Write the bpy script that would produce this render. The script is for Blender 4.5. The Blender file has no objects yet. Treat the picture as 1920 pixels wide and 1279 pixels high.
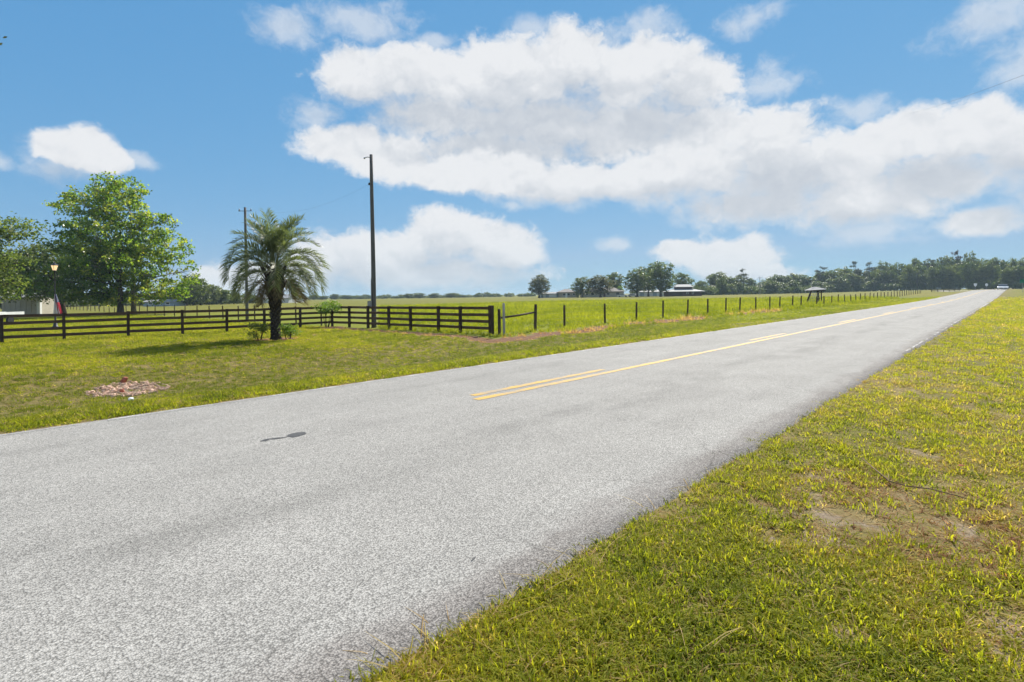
import bpy, math, random
import numpy as np
from mathutils import Matrix, Vector

SC = bpy.context.scene
COL = SC.collection
R = math.radians
rng = np.random.default_rng(7)
random.seed(7)

# ------------------------------------------------------------------ camera
FPX, CX, CY, HCAM = 1000.0, 960.0, 553.0, 1.65
ROLL = math.atan(0.0147)
cr, sr = math.cos(ROLL), math.sin(ROLL)
cam = bpy.data.cameras.new('camera')
cam.sensor_width = 36.0
cam.sensor_fit = 'HORIZONTAL'
cam.lens = 36.0 * FPX / 1920.0
cam.shift_y = -(639.5 - CY) / 1920.0
cam.clip_start = 0.05
cam.clip_end = 20000
camo = bpy.data.objects.new('camera', cam)
COL.objects.link(camo)
camo.matrix_world = Matrix(((cr, sr, 0, 0), (0, 0, -1, 0), (-sr, cr, 0, HCAM), (0, 0, 0, 1)))
SC.camera = camo

# ------------------------------------------------------------------ sky, sun, exposure
SUN_AZ, SUN_EL = R(27), R(43)          # azimuth to the right of the view direction
SUN_DIR = Vector((math.sin(SUN_AZ) * math.cos(SUN_EL), math.cos(SUN_AZ) * math.cos(SUN_EL), math.sin(SUN_EL)))
SC.view_settings.view_transform = 'Standard'
SC.view_settings.look = 'None'
SC.view_settings.exposure = 0.85
SC.view_settings.gamma = 1.0
SC.view_settings.use_curve_mapping = False
sl = bpy.data.lights.new('sun', 'SUN')
sl.energy = 4.8
sl.angle = R(0.53)
sl.color = (1.0, 0.94, 0.84)
so = bpy.data.objects.new('sun', sl)
COL.objects.link(so)
so.rotation_euler = SUN_DIR.to_track_quat('Z', 'Y').to_euler()
so.location = (0, 0, 60)


def ray(px, py):
    dx, dy = px - CX, CY - py
    return np.array([dx * cr + dy * sr, FPX, -dx * sr + dy * cr])


class N:
    """tiny expression layer over shader nodes"""
    tree = None

    def __init__(s, sock):
        s.s = sock

    @staticmethod
    def node(t, **kw):
        n = N.tree.nodes.new(t)
        for k, v in kw.items():
            setattr(n, k, v)
        return n

    @staticmethod
    def put(sock, v):
        if isinstance(v, N):
            N.tree.links.new(v.s, sock)
        elif v is not None:
            sock.default_value = v

    @staticmethod
    def m(op, *a, clamp=False):
        n = N.node('ShaderNodeMath', operation=op, use_clamp=clamp)
        for i, x in enumerate(a):
            N.put(n.inputs[i], x)
        return N(n.outputs[0])

    @staticmethod
    def v(op, *a):
        n = N.node('ShaderNodeVectorMath', operation=op)
        for i, x in enumerate(a):
            if op == 'SCALE' and i == 1:
                N.put(n.inputs['Scale'], x)
            else:
                N.put(n.inputs[i], x)
        return N(n.outputs['Value' if op in ('LENGTH', 'DOT_PRODUCT', 'DISTANCE') else 'Vector'])

    def __add__(s, o): return N.m('ADD', s, o)
    def __radd__(s, o): return N.m('ADD', o, s)
    def __sub__(s, o): return N.m('SUBTRACT', s, o)
    def __rsub__(s, o): return N.m('SUBTRACT', o, s)
    def __mul__(s, o): return N.m('MULTIPLY', s, o)
    def __rmul__(s, o): return N.m('MULTIPLY', o, s)
    def __truediv__(s, o): return N.m('DIVIDE', s, o)

    @staticmethod
    def sstep(a, b, x, lo=0.0, hi=1.0):
        n = N.node('ShaderNodeMapRange', interpolation_type='SMOOTHSTEP')
        N.put(n.inputs['Value'], x)
        N.put(n.inputs['From Min'], a)
        N.put(n.inputs['From Max'], b)
        N.put(n.inputs['To Min'], lo)
        N.put(n.inputs['To Max'], hi)
        return N(n.outputs['Result'])

    @staticmethod
    def lin(a, b, x, lo=0.0, hi=1.0):
        n = N.node('ShaderNodeMapRange')
        N.put(n.inputs['Value'], x)
        N.put(n.inputs['From Min'], a)
        N.put(n.inputs['From Max'], b)
        N.put(n.inputs['To Min'], lo)
        N.put(n.inputs['To Max'], hi)
        return N(n.outputs['Result'])

    @staticmethod
    def noise(vec, scale, detail=4, rough=0.5, dist=0.0, color=False, dim='3D'):
        n = N.node('ShaderNodeTexNoise', noise_dimensions=dim)
        N.put(n.inputs['Vector'], vec)
        n.inputs['Scale'].default_value = scale
        n.inputs['Detail'].default_value = detail
        n.inputs['Roughness'].default_value = rough
        n.inputs['Distortion'].default_value = dist
        return N(n.outputs['Color' if color else 'Fac'])

    @staticmethod
    def mix(f, a, b, blend='MIX'):
        n = N.node('ShaderNodeMix', data_type='RGBA', blend_type=blend)
        N.put(n.inputs[0], f)
        N.put(n.inputs[6], a if isinstance(a, N) else (tuple(a) + (1,))[:4])
        N.put(n.inputs[7], b if isinstance(b, N) else (tuple(b) + (1,))[:4])
        return N(n.outputs[2])

    @staticmethod
    def xyz(x, y, z=0.0):
        n = N.node('ShaderNodeCombineXYZ')
        for i, q in enumerate((x, y, z)):
            N.put(n.inputs[i], q)
        return N(n.outputs[0])

    @staticmethod
    def sep(v):
        n = N.node('ShaderNodeSeparateXYZ')
        N.put(n.inputs[0], v)
        return [N(o) for o in n.outputs]

    @staticmethod
    def attr(name, kind='GEOMETRY', out='Fac'):
        n = N.node('ShaderNodeAttribute', attribute_name=name, attribute_type=kind)
        return N(n.outputs[out])


def azel(px, py):
    d = ray(px, py)
    return math.atan2(d[0], d[1]), math.atan2(d[2], math.hypot(d[0], d[1]))


# cloud masses, where they stand in the sky: picture point and half sizes
C_UPPER = [(690, 140, 100, 58), (800, 140, 140, 62), (945, 160, 170, 85), (1075, 120, 100, 75), (1185, 140, 130, 78), (1290, 165, 105, 70),
           (1000, 230, 265, 85), (1160, 240, 190, 80), (830, 212, 140, 58), (655, 265, 92, 42), (750, 292, 120, 46),
           (845, 447, 92, 56), (935, 470, 86, 48), (760, 475, 95, 44), (680, 482, 95, 50), (605, 495, 90, 56), (790, 512, 230, 38),
           (480, 522, 90, 36), (400, 532, 60, 28), (1345, 478, 115, 32), (1285, 470, 68, 24), (1400, 466, 60, 27), (1385, 505, 110, 20),
           (150, 275, 76, 50), (195, 300, 52, 30), (930, 285, 230, 52), (1300, 250, 110, 62)]
C_UPPER_CORE = [(760, 150, 190, 70), (945, 165, 180, 90), (1100, 140, 130, 85), (1250, 160, 140, 80), (1020, 235, 280, 85),
                (845, 450, 95, 56), (935, 470, 86, 48), (680, 482, 120, 50), (800, 508, 230, 40), (1345, 480, 120, 34), (150, 285, 90, 52)]
C_LOWER = [(900, 328, 170, 40), (1080, 345, 200, 42), (1270, 330, 190, 60), (1445, 285, 105, 82), (1480, 335, 190, 85), (1620, 385, 180, 60),
           (1420, 388, 180, 42), (1570, 325, 130, 66), (1690, 248, 95, 56), (1810, 250, 140, 66), (1930, 285, 150, 92), (1740, 332, 190, 66),
           (1850, 415, 112, 34), (2070, 330, 200, 110)]
C_LOWER_CORE = [(1000, 340, 260, 42), (1280, 335, 200, 62), (1460, 315, 180, 105), (1620, 380, 180, 62), (1790, 265, 190, 75), (1940, 290, 150, 95),
                (1850, 418, 115, 36), (2070, 330, 200, 110)]
C_WISP = [(540, 55, 85, 45), (690, 40, 120, 50), (590, 212, 60, 34), (1220, 45, 55, 42), (1400, 30, 80, 36), (1850, 45, 120, 62), (1925, 115, 95, 70),
          (1130, 72, 120, 40), (1000, 65, 60, 34), (1600, 205, 90, 36), (1152, 462, 40, 17), (0, 285, 42, 24), (250, 306, 42, 22), (965, 380, 36, 16),
          (1640, 440, 140, 30), (1430, 160, 80, 60), (820, 70, 50, 20), (140, 295, 100, 52), (110, 310, 70, 40)]

W = bpy.data.worlds.new('World')
SC.world = W
W.use_nodes = True
N.tree = W.node_tree
for n in list(N.tree.nodes):
    N.tree.nodes.remove(n)
outw = N.node('ShaderNodeOutputWorld')
bgn = N.node('ShaderNodeBackground')
bgn.inputs['Strength'].default_value = 0.1
N.tree.links.new(bgn.outputs[0], outw.inputs['Surface'])
sky = N.node('ShaderNodeTexSky', sky_type='NISHITA')
sky.sun_disc = False
sky.sun_elevation = SUN_EL
sky.sun_rotation = SUN_AZ
sky.altitude = 0
sky.air_density = 1.0
sky.dust_density = 0.0
sky.ozone_density = 6.0
tc = N.node('ShaderNodeTexCoord')
dx_, dy_, dz_ = N.sep(N(tc.outputs['Generated']))
az = N.m('ARCTAN2', dx_, dy_)
el = N.m('ARCTAN2', dz_, N.m('SQRT', dx_ * dx_ + dy_ * dy_))
P0 = N.xyz(az, el, 0.0)
warp = N.v('SUBTRACT', N.noise(N.v('MULTIPLY', P0, (1, 1.2, 1)), 7.0, 4, 0.5, color=True), (0.5, 0.5, 0.5))
P1 = N.v('ADD', P0, N.v('MULTIPLY', warp, (0.075, 0.06, 0)))


def cloud_mask(P, blobs, k=0.12):
    """1 at the heart of a cloud mass, 0 at its rim, negative outside"""
    out = None
    for px, py, rx, ry in blobs:
        a, e = azel(px, py)
        ka, ke = (azel(px + 20, py)[0] - a) / 20, (azel(px, py - 20)[1] - e) / 20
        sx, sy = 1 / (rx * 1.12 * ka), 1 / (ry * 1.12 * ke)
        mk = N.v('LENGTH', N.v('MULTIPLY_ADD', P, (sx, sy, 0), (-a * sx, -e * sy, 0)))
        out = mk if out is None else N.m('SMOOTH_MIN', out, mk, k)
    return 1.0 - out


def billow(P, scale, detail):
    """rounded cauliflower heaps: inverted cell distance"""
    n = N.node('ShaderNodeTexVoronoi', feature='F1', voronoi_dimensions='2D')
    n.normalize = True
    N.put(n.inputs['Vector'], N.v('MULTIPLY', P, (1, 1.25, 1)))
    n.inputs['Scale'].default_value = scale
    n.inputs['Detail'].default_value = detail
    n.inputs['Roughness'].default_value = 0.58
    n.inputs['Lacunarity'].default_value = 2.2
    return 1.0 - N(n.outputs['Distance'])


# away from the photographed sky the same kind of cloud goes on, scattered by noise
far_w = N.m('MAXIMUM', N.sstep(0.85, 1.1, N.m('ABSOLUTE', az)), N.sstep(0.62, 0.85, el))
gen = (N.noise(N.v('MULTIPLY', N(tc.outputs['Generated']), (1, 1, 1.6)), 2.6, 3, 0.55) - 0.52) * 4.0
gen = N.m('MINIMUM', gen, 1.0)
warp2 = N.v('SUBTRACT', N.noise(P0, 30.0, 4, 0.6, color=True), (0.5, 0.5, 0.5))
PB_ = N.v('ADD', P0, N.v('MULTIPLY', warp2, (0.036, 0.032, 0)))
fine = N.noise(N.v('MULTIPLY', PB_, (1, 1.3, 1)), 24.0, 7, 0.64)
bl = billow(PB_, 13.0, 3.0)
bl2 = billow(N.v('ADD', PB_, (0.009, 0.016, 0)), 13.0, 2.0)
OFF = N.v('ADD', P1, (0.016, 0.048, 0))


def layer(mask, core_mask):
    core = N.sstep(-0.12, 0.70, core_mask + (0.58 - bl) * 0.40 + (0.5 - fine) * 0.25)
    d = mask + (bl - 0.64) * 0.55 + (fine - 0.5) * 0.88
    al = N.sstep(-0.06, N.lin(0.0, 1.0, core, 0.34, 0.74), d)
    rel = (bl2 - bl) * 1.25 + (0.5 - fine) * 0.30
    sh = N.m('ADD', core * 0.80, rel * N.lin(0.0, 1.0, core, 0.95, 0.5), clamp=True)
    return al, sh


WHT, GRY = (4.85, 4.88, 4.95), (3.05, 3.28, 3.62)
a1, s1 = layer(N.m('MAXIMUM', cloud_mask(P1, C_UPPER), gen * far_w - (1.0 - far_w) * 2.0), cloud_mask(OFF, C_UPPER_CORE))
a2, s2 = layer(cloud_mask(P1, C_LOWER), cloud_mask(OFF, C_LOWER_CORE))
aw = N.sstep(0.0, 0.95, cloud_mask(P1, C_WISP) + (fine - 0.5) * 1.7 + (bl - 0.6) * 0.4) * 0.58
ccol = N.mix(a2, N.mix(s1, WHT, GRY), N.mix(s2, WHT, GRY))
alpha = N.m('MAXIMUM', 1.0 - (1.0 - a1) * (1.0 - a2), aw)
ccol = N.mix(N.sstep(0.0, 0.16, el, 0.3, 0.0), ccol, (3.6, 4.1, 4.5))
sr_, sg_, sb_ = N.sep(N(sky.outputs[0]))
skyc = N.xyz(N.m('MINIMUM', N.m('POWER', sr_, 0.68) * 0.627, 2.0), N.m('POWER', sg_, 0.36) * 1.443, N.m('POWER', sb_, 0.2) * 2.70)
N.put(bgn.inputs['Color'], N.mix(alpha * 0.95, skyc, ccol))
W.cycles.sampling_method = 'MANUAL'
W.cycles.sample_map_resolution = 512

SC.cycles.use_denoising = True
SC.cycles.max_bounces = 4
SC.cycles.diffuse_bounces = 2
SC.cycles.use_adaptive_sampling = True
SC.cycles.adaptive_threshold = 0.02
SC.cycles.transmission_bounces = 4
SC.cycles.transparent_max_bounces = 8
SC.cycles.volume_bounces = 0
SC.cycles.sample_clamp_indirect = 6.0
SC.cycles.caustics_reflective = False
SC.cycles.caustics_refractive = False

# ------------------------------------------------------------------ road frame and terrain
D = np.array([.6868, .7268])       # along the road, away from the camera
NL = np.array([-.7268, .6868])     # across the road, to the left
V_R, V_L = 2.0, 9.28               # road edges


def P2(u, v):
    return D * u + NL * v


def ss(a, b, x):
    t = np.clip((np.asarray(x, float) - a) / (b - a), 0, 1)
    return t * t * (3 - 2 * t)


def _h(ix, iy, seed):
    n = (ix * 374761393 + iy * 668265263 + seed * 974711) & 0xffffffff
    n = ((n ^ (n >> 13)) * 1274126177) & 0xffffffff
    return ((n ^ (n >> 16)) & 0xffff) / 65535.0


def vnoise(x, y, seed=0):
    x = np.asarray(x, float); y = np.asarray(y, float)
    ix = np.floor(x).astype(np.int64); iy = np.floor(y).astype(np.int64)
    fx = x - ix; fy = y - iy
    fx = fx * fx * (3 - 2 * fx); fy = fy * fy * (3 - 2 * fy)
    a = _h(ix, iy, seed); b = _h(ix + 1, iy, seed); c = _h(ix, iy + 1, seed); d = _h(ix + 1, iy + 1, seed)
    return (a * (1 - fx) + b * fx) * (1 - fy) + (c * (1 - fx) + d * fx) * fy


def fbm(x, y, seed=0, oct=4):
    s = 0; a = 0.5; t = 0
    for k in range(oct):
        s = s + a * vnoise(x * 2 ** k, y * 2 ** k, seed + k * 17); t += a; a *= .5
    return s / t


def rise(u, v):
    return 1.0 * ss(70, 235, u) * (1 - ss(25, 95, np.abs(v - 5)))


def zbase(u, v):
    """height of lawn, verge and pasture (without the road bed)"""
    u = np.asarray(u, float); v = np.asarray(v, float)
    t = v - V_L
    lawn = -0.22 + 0.2 * ss(14, 30, u)
    dip = (-0.50 + 0.30 * ss(6, 24, u)) * ss(0.9, 3.8, t) * (1 - ss(5.5, 10, t))
    left = np.where(t > 0, lawn * ss(3, 11, t) + dip, 0) * (1 - ss(70, 150, v)) - 0.02
    tr = V_R - v
    right = np.where(tr > 0, -0.16 * ss(0.1, 6, tr), 0) - 0.025
    return np.where(v > 5, left, right) + rise(u, v)


def zroad(u, v):
    return rise(u, v) + 0.05 * (1 - ((np.asarray(v) - 5.64) / 3.64) ** 2)


def zg(x, y):
    u = x * D[0] + y * D[1]; v = x * NL[0] + y * NL[1]
    bump = (fbm(u * 1.3, v * 1.3, 3) - .5) * 0.05
    return zbase(u, v) + bump * ss(0.1, 0.8, np.maximum(v - V_L, V_R - v))


def hit(px, py):
    d = ray(px, py); z = -0.15
    for k in range(12):
        t = (z - HCAM) / min(d[2], -1e-3)
        p = d * t
        z = float(zg(p[0], p[1]))
    return Vector((p[0], p[1], z))


def at(px, py, Y):
    d = ray(px, py) * (Y / FPX)
    return Vector((d[0], d[1], d[2] + HCAM))


def onground(px, Y, py=560):
    p = at(px, py, Y)
    p.z = float(zg(p.x, p.y))
    return p


def uvp(u, v, z=None):
    p = P2(u, v)
    return Vector((p[0], p[1], float(zg(p[0], p[1])) if z is None else z))


# ------------------------------------------------------------------ mesh helpers
class MB:
    def __init__(s):
        s.V = []; s.F = []; s.UV = None

    def quad(s, a, b, c, d):
        i = len(s.V); s.V += [tuple(a), tuple(b), tuple(c), tuple(d)]; s.F.append((i, i + 1, i + 2, i + 3)); return s

    def poly(s, pts):
        i = len(s.V); s.V += [tuple(p) for p in pts]; s.F.append(tuple(range(i, i + len(pts)))); return s

    def box(s, c, size, rz=0.0, ax=None):
        if ax is None:
            ax = (Vector((math.cos(rz), math.sin(rz), 0)), Vector((-math.sin(rz), math.cos(rz), 0)), Vector((0, 0, 1)))
        c = Vector(c); i = len(s.V)
        for sx in (-.5, .5):
            for sy in (-.5, .5):
                for sz in (-.5, .5):
                    s.V.append(tuple(c + ax[0] * (sx * size[0]) + ax[1] * (sy * size[1]) + ax[2] * (sz * size[2])))
        for f in ((0, 1, 3, 2), (4, 6, 7, 5), (0, 4, 5, 1), (2, 3, 7, 6), (0, 2, 6, 4), (1, 5, 7, 3)):
            s.F.append(tuple(i + k for k in f))
        return s

    def beam(s, a, b, w, h):
        a = Vector(a); b = Vector(b); x = (b - a); L = x.length; x.normalize()
        y = Vector((0, 0, 1)).cross(x)
        if y.length < 1e-4: y = Vector((0, 1, 0))
        y.normalize(); z = x.cross(y)
        return s.box((a + b) / 2, (L, w, h), ax=(x, y, z))

    def tube(s, pts, rad, n=8, cap=True):
        pts = [Vector(p) for p in pts]
        i0 = len(s.V)
        ref = Vector((0.3, 0.9, 0.1))
        for k, p in enumerate(pts):
            t = (pts[min(k + 1, len(pts) - 1)] - pts[max(k - 1, 0)]).normalized()
            x = t.cross(ref)
            if x.length < 0.1: x = t.cross(Vector((1, 0, 0)))
            x.normalize(); y = t.cross(x)
            r_ = rad[k] if hasattr(rad, '__len__') else rad
            for j in range(n):
                a = 2 * math.pi * j / n
                s.V.append(tuple(p + x * (math.cos(a) * r_) + y * (math.sin(a) * r_)))
        for k in range(len(pts) - 1):
            for j in range(n):
                a = i0 + k * n + j; b = i0 + k * n + (j + 1) % n
                s.F.append((a, b, b + n, a + n))
        if cap:
            s.F.append(tuple(i0 + j for j in range(n))[::-1])
            s.F.append(tuple(i0 + (len(pts) - 1) * n + j for j in range(n)))
        return s

    def lathe(s, prof, n=12, c=(0, 0, 0)):
        i0 = len(s.V)
        for (r_, z) in prof:
            for j in range(n):
                a = 2 * math.pi * j / n
                s.V.append((c[0] + r_ * math.cos(a), c[1] + r_ * math.sin(a), c[2] + z))
        for k in range(len(prof) - 1):
            for j in range(n):
                a = i0 + k * n + j; b = i0 + k * n + (j + 1) % n
                s.F.append((a, b, b + n, a + n))
        return s

    def mesh(s, name, smooth=False):
        me = bpy.data.meshes.new(name)
        me.from_pydata(s.V, [], s.F)
        if smooth: me.polygons.foreach_set('use_smooth', [True] * len(me.polygons))
        me.update()
        return me

    def obj(s, name, mat, parent=None, smooth=False):
        return link(name, s.mesh(name, smooth), mat, parent)


def link(name, me, mat, parent=None):
    o = bpy.data.objects.new(name, me)
    if mat is not None and not me.materials: me.materials.append(mat)
    COL.objects.link(o)
    if parent is not None: o.parent = parent
    return o


def tag(o, label=None, cat=None, group=None, kind=None):
    if label: o['label'] = label
    if cat: o['category'] = cat
    if group: o['group'] = group
    if kind: o['kind'] = kind
    return o


def empty(name, loc, label, cat, group=None, rz=0.0, scale=1.0):
    o = bpy.data.objects.new(name, None)
    o.empty_display_size = 0.2
    COL.objects.link(o)
    o.location = loc
    o.rotation_euler = (0, 0, rz)
    o.scale = (scale,) * 3 if not hasattr(scale, '__len__') else scale
    return tag(o, label, cat, group)


def npmesh(name, V, Q, attrs=None, smooth=False):
    """V (n,3), Q (m,k) faces; attrs: name -> (domain, values)"""
    me = bpy.data.meshes.new(name)
    V = np.ascontiguousarray(V, np.float32); Q = np.ascontiguousarray(Q, np.int32)
    me.vertices.add(len(V)); me.vertices.foreach_set('co', V.ravel())
    k = Q.shape[1]
    me.loops.add(Q.size); me.loops.foreach_set('vertex_index', Q.ravel())
    me.polygons.add(len(Q))
    me.polygons.foreach_set('loop_start', np.arange(0, Q.size, k, dtype=np.int32))
    me.polygons.foreach_set('loop_total', np.full(len(Q), k, np.int32))
    if smooth: me.polygons.foreach_set('use_smooth', np.ones(len(Q), bool))
    for an, (dom, val) in (attrs or {}).items():
        val = np.asarray(val, np.float32)
        a = me.attributes.new(an, 'FLOAT', dom); a.data.foreach_set('value', val.ravel())
    me.update(calc_edges=True)
    me.validate()
    return me


# ------------------------------------------------------------------ materials
def newmat(name):
    m = bpy.data.materials.new(name); m.use_nodes = True
    N.tree = m.node_tree
    for n in list(N.tree.nodes): N.tree.nodes.remove(n)
    out = N.node('ShaderNodeOutputMaterial')
    return m, out


def objco():
    return N(N.node('ShaderNodeTexCoord').outputs['Object'])


def worldpos():
    return N(N.node('ShaderNodeNewGeometry').outputs['Position'])


def finish(out, color, rough=0.7, bump=None, bstr=0.3, bdist=0.02, spec=0.3, metal=0.0):
    b = N.node('ShaderNodeBsdfPrincipled')
    N.put(b.inputs['Base Color'], color if isinstance(color, N) else (tuple(color) + (1,))[:4])
    N.put(b.inputs['Roughness'], rough)
    b.inputs['Specular IOR Level'].default_value = spec
    b.inputs['Metallic'].default_value = metal
    if bump is not None:
        bn = N.node('ShaderNodeBump')
        bn.inputs['Strength'].default_value = bstr
        bn.inputs['Distance'].default_value = bdist
        N.put(bn.inputs['Height'], bump)
        N.tree.links.new(bn.outputs[0], b.inputs['Normal'])
    N.tree.links.new(b.outputs[0], out.inputs['Surface'])
    return b


def simple(name, col, rough=0.6, var=0.25, scale=6.0, stretch=(1, 1, 1), spec=0.3, metal=0.0, bump=0.0):
    m, out = newmat(name)
    p = N.v('MULTIPLY', objco(), stretch)
    n = N.noise(p, scale, 6, 0.6)
    c = N.mix(N.lin(0.3, 0.7, n), [x * (1 - var) for x in col], [min(1, x * (1 + var)) for x in col])
    finish(out, c, rough, n if bump else None, bump, 0.01, spec, metal)
    return m


def leafmat(name, cols, trans=0.35, rough=0.5, kind='GEOMETRY', tr_boost=1.5, spec=0.25):
    """foliage: per-leaf tint picks the leaf's own colour, light also passes through"""
    m, out = newmat(name)
    t = N.attr('tint', kind)
    rp = N.node('ShaderNodeValToRGB')
    N.put(rp.inputs[0], t)
    el_ = rp.color_ramp.elements
    while len(el_) < len(cols): el_.new(0.5)
    for i, c in enumerate(cols):
        el_[i].position = i / (len(cols) - 1); el_[i].color = tuple(c) + (1,)
    c = N(rp.outputs[0])
    b = N.node('ShaderNodeBsdfPrincipled')
    N.put(b.inputs['Base Color'], c); b.inputs['Roughness'].default_value = rough
    b.inputs['Specular IOR Level'].default_value = spec
    tl = N.node('ShaderNodeBsdfTranslucent')
    N.put(tl.inputs['Color'], N.mix(1.0, c, (tr_boost * 1.0, tr_boost * 1.05, tr_boost * .6), 'MULTIPLY'))
    mx = N.node('ShaderNodeMixShader'); mx.inputs[0].default_value = trans
    N.tree.links.new(b.outputs[0], mx.inputs[1]); N.tree.links.new(tl.outputs[0], mx.inputs[2])
    N.tree.links.new(mx.outputs[0], out.inputs['Surface'])
    return m


M = {}
M['wood_dark'] = simple('dark_stained_wood', (0.050, 0.029, 0.018), 0.65, 0.45, 5, (1, 1, 0.25), 0.25, bump=0.3)
M['wood_board'] = simple('dark_stained_board', (0.085, 0.048, 0.027), 0.62, 0.4, 4, (0.5, 0.5, 4), 0.3, bump=0.3)
M['wood_post'] = simple('weathered_round_post', (0.075, 0.055, 0.038), 0.85, 0.45, 7, (1, 1, 0.2), 0.15, bump=0.4)
M['wood_grey'] = simple('grey_weathered_wood', (0.11, 0.105, 0.10), 0.8, 0.35, 5, (2, 2, 0.12), 0.2, bump=0.4)
M['pale_post'] = simple('pale_grey_post', (0.36, 0.34, 0.31), 0.8, 0.25, 6, (1, 1, 0.3), 0.2, bump=0.2)
M['wire'] = simple('galvanised_wire', (0.25, 0.25, 0.25), 0.45, 0.2, 9, metal=0.8)
M['metal'] = simple('grey_metal', (0.32, 0.33, 0.34), 0.45, 0.2, 5, metal=0.6)
M['cable'] = simple('black_cable', (0.03, 0.03, 0.032), 0.6, 0.2, 5)
M['black'] = simple('black_paint', (0.012, 0.012, 0.013), 0.4, 0.2, 5, spec=0.5)
M['white'] = simple('white_paint', (0.74, 0.74, 0.72), 0.5, 0.08, 2)
M['roof_metal'] = simple('pale_metal_roof', (0.27, 0.272, 0.275), 0.65, 0.15, 1.5, (4, .4, 1), 0.1)
M['roof_shingle'] = simple('taupe_shingle', (0.19, 0.165, 0.15), 0.85, 0.25, 3)
M['wall_tan'] = simple('tan_wall', (0.36, 0.31, 0.24), 0.8, 0.12, 1.2)
M['wall_beige'] = simple('beige_wall', (0.38, 0.35, 0.29), 0.8, 0.12, 1.2)
M['wall_red'] = simple('dark_red_siding', (0.075, 0.035, 0.032), 0.75, 0.25, 2, (4, 4, .3))
M['wall_white'] = simple('white_siding', (0.60, 0.61, 0.61), 0.7, 0.1, 2)
M['wall_blue'] = simple('blue_grey_siding', (0.25, 0.31, 0.36), 0.7, 0.15, 2)
M['glass'] = simple('dark_glass', (0.02, 0.025, 0.03), 0.12, 0.2, 2, spec=0.6)
M['carglass'] = simple('painted_sky_reflection_glass', (0.10, 0.12, 0.14), 0.15, 0.1, 2, spec=0.6)  # base colour lightened to paint in the sky's reflection
M['carpaint'] = simple('white_car_paint', (0.70, 0.71, 0.72), 0.25, 0.04, 2, spec=0.5)
M['carpaint2'] = simple('silver_car_paint', (0.42, 0.43, 0.45), 0.3, 0.06, 2, spec=0.5)
M['rubber'] = simple('tyre_rubber', (0.02, 0.02, 0.02), 0.8, 0.2, 9)
M['green_sign'] = simple('green_sign_paint', (0.0, 0.16, 0.09), 0.45, 0.08, 3)
M['red_chunk'] = simple('red_clay_block', (0.30, 0.10, 0.065), 0.9, 0.3, 9, bump=0.4)
M['rubble'] = simple('pinkish_rubble', (0.56, 0.38, 0.28), 0.9, 0.45, 2.3, bump=0.4)
M['twig'] = simple('dry_twig', (0.16, 0.10, 0.06), 0.85, 0.35, 20)
M['bark'] = simple('grey_brown_bark', (0.055, 0.042, 0.033), 0.9, 0.4, 6, (1, 1, .3), 0.15, bump=0.5)
M['bark_pale'] = simple('mottled_pale_bark', (0.20, 0.17, 0.14), 0.85, 0.55, 3, (1, 1, .5), 0.15, bump=0.4)
M['palm_trunk'] = simple('dark_palm_trunk', (0.028, 0.020, 0.014), 0.9, 0.45, 9, bump=0.5)
M['palm_boot'] = simple('palm_leaf_base', (0.075, 0.062, 0.04), 0.85, 0.5, 7)
M['lampglass'] = None
M['syc'] = leafmat('sycamore_leaf', [(0.045, 0.085, 0.013), (0.092, 0.150, 0.018), (0.165, 0.220, 0.028), (0.235, 0.225, 0.04)], 0.58, 0.35, tr_boost=2.3, spec=.4)
M['syc2'] = leafmat('dark_sycamore_leaf', [(0.035, 0.068, 0.012), (0.068, 0.115, 0.018), (0.12, 0.165, 0.025)], 0.5, 0.4, tr_boost=2.1, spec=.35)
M['oak'] = leafmat('live_oak_leaf', [(0.040, 0.062, 0.016), (0.072, 0.100, 0.025), (0.122, 0.150, 0.038)], 0.4, 0.42, tr_boost=1.9, spec=.35)
M['oak2'] = leafmat('grey_green_leaf', [(0.055, 0.062, 0.026), (0.090, 0.095, 0.040), (0.13, 0.125, 0.055)], 0.35, 0.5, tr_boost=1.7)
M['wood_leaf'] = leafmat('far_wood_leaf', [(0.045, 0.064, 0.020), (0.085, 0.108, 0.030), (0.155, 0.175, 0.052)], 0.42, 0.42, tr_boost=1.9, spec=.5)
M['pine'] = leafmat('pine_needle', [(0.034, 0.046, 0.022), (0.060, 0.074, 0.034), (0.095, 0.105, 0.05)], 0.2, 0.6)
M['rust_leaf'] = leafmat('rusty_needle', [(0.06, 0.04, 0.03), (0.09, 0.055, 0.04), (0.11, 0.075, 0.05)], 0.15, 0.7)
M['moss'] = leafmat('grey_moss', [(0.03, 0.035, 0.03), (0.06, 0.066, 0.055)], 0.2, 0.8)
M['shrub'] = leafmat('bright_shrub_leaf', [(0.07, 0.13, 0.018), (0.13, 0.21, 0.025), (0.20, 0.29, 0.045)], 0.45, 0.45)
M['bush'] = leafmat('dull_shrub_leaf', [(0.06, 0.095, 0.02), (0.11, 0.15, 0.032), (0.18, 0.20, 0.055)], 0.45, 0.45, tr_boost=1.9)
M['frond'] = leafmat('pindo_palm_leaf', [(0.065, 0.085, 0.035), (0.115, 0.138, 0.062), (0.20, 0.215, 0.12)], 0.42, 0.45, tr_boost=1.8, spec=0.45)
M['frond_old'] = leafmat('old_palm_leaf', [(0.10, 0.075, 0.035), (0.17, 0.125, 0.06), (0.13, 0.12, 0.06)], 0.3, 0.55)


def emit(name, col, strength):
    m, out = newmat(name)
    b = finish(out, (0.8, 0.75, 0.6), 0.3)
    b.inputs['Emission Color'].default_value = tuple(col) + (1,)
    b.inputs['Emission Strength'].default_value = strength
    return m


M['lampglass'] = emit('lit_lamp_glass', (1.0, 0.62, 0.28), 0.55)


def grassmat(name, cols, trans=0.35):
    return leafmat(name, cols, trans, 0.55, 'INSTANCER', 1.5, 0.2)


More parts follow.
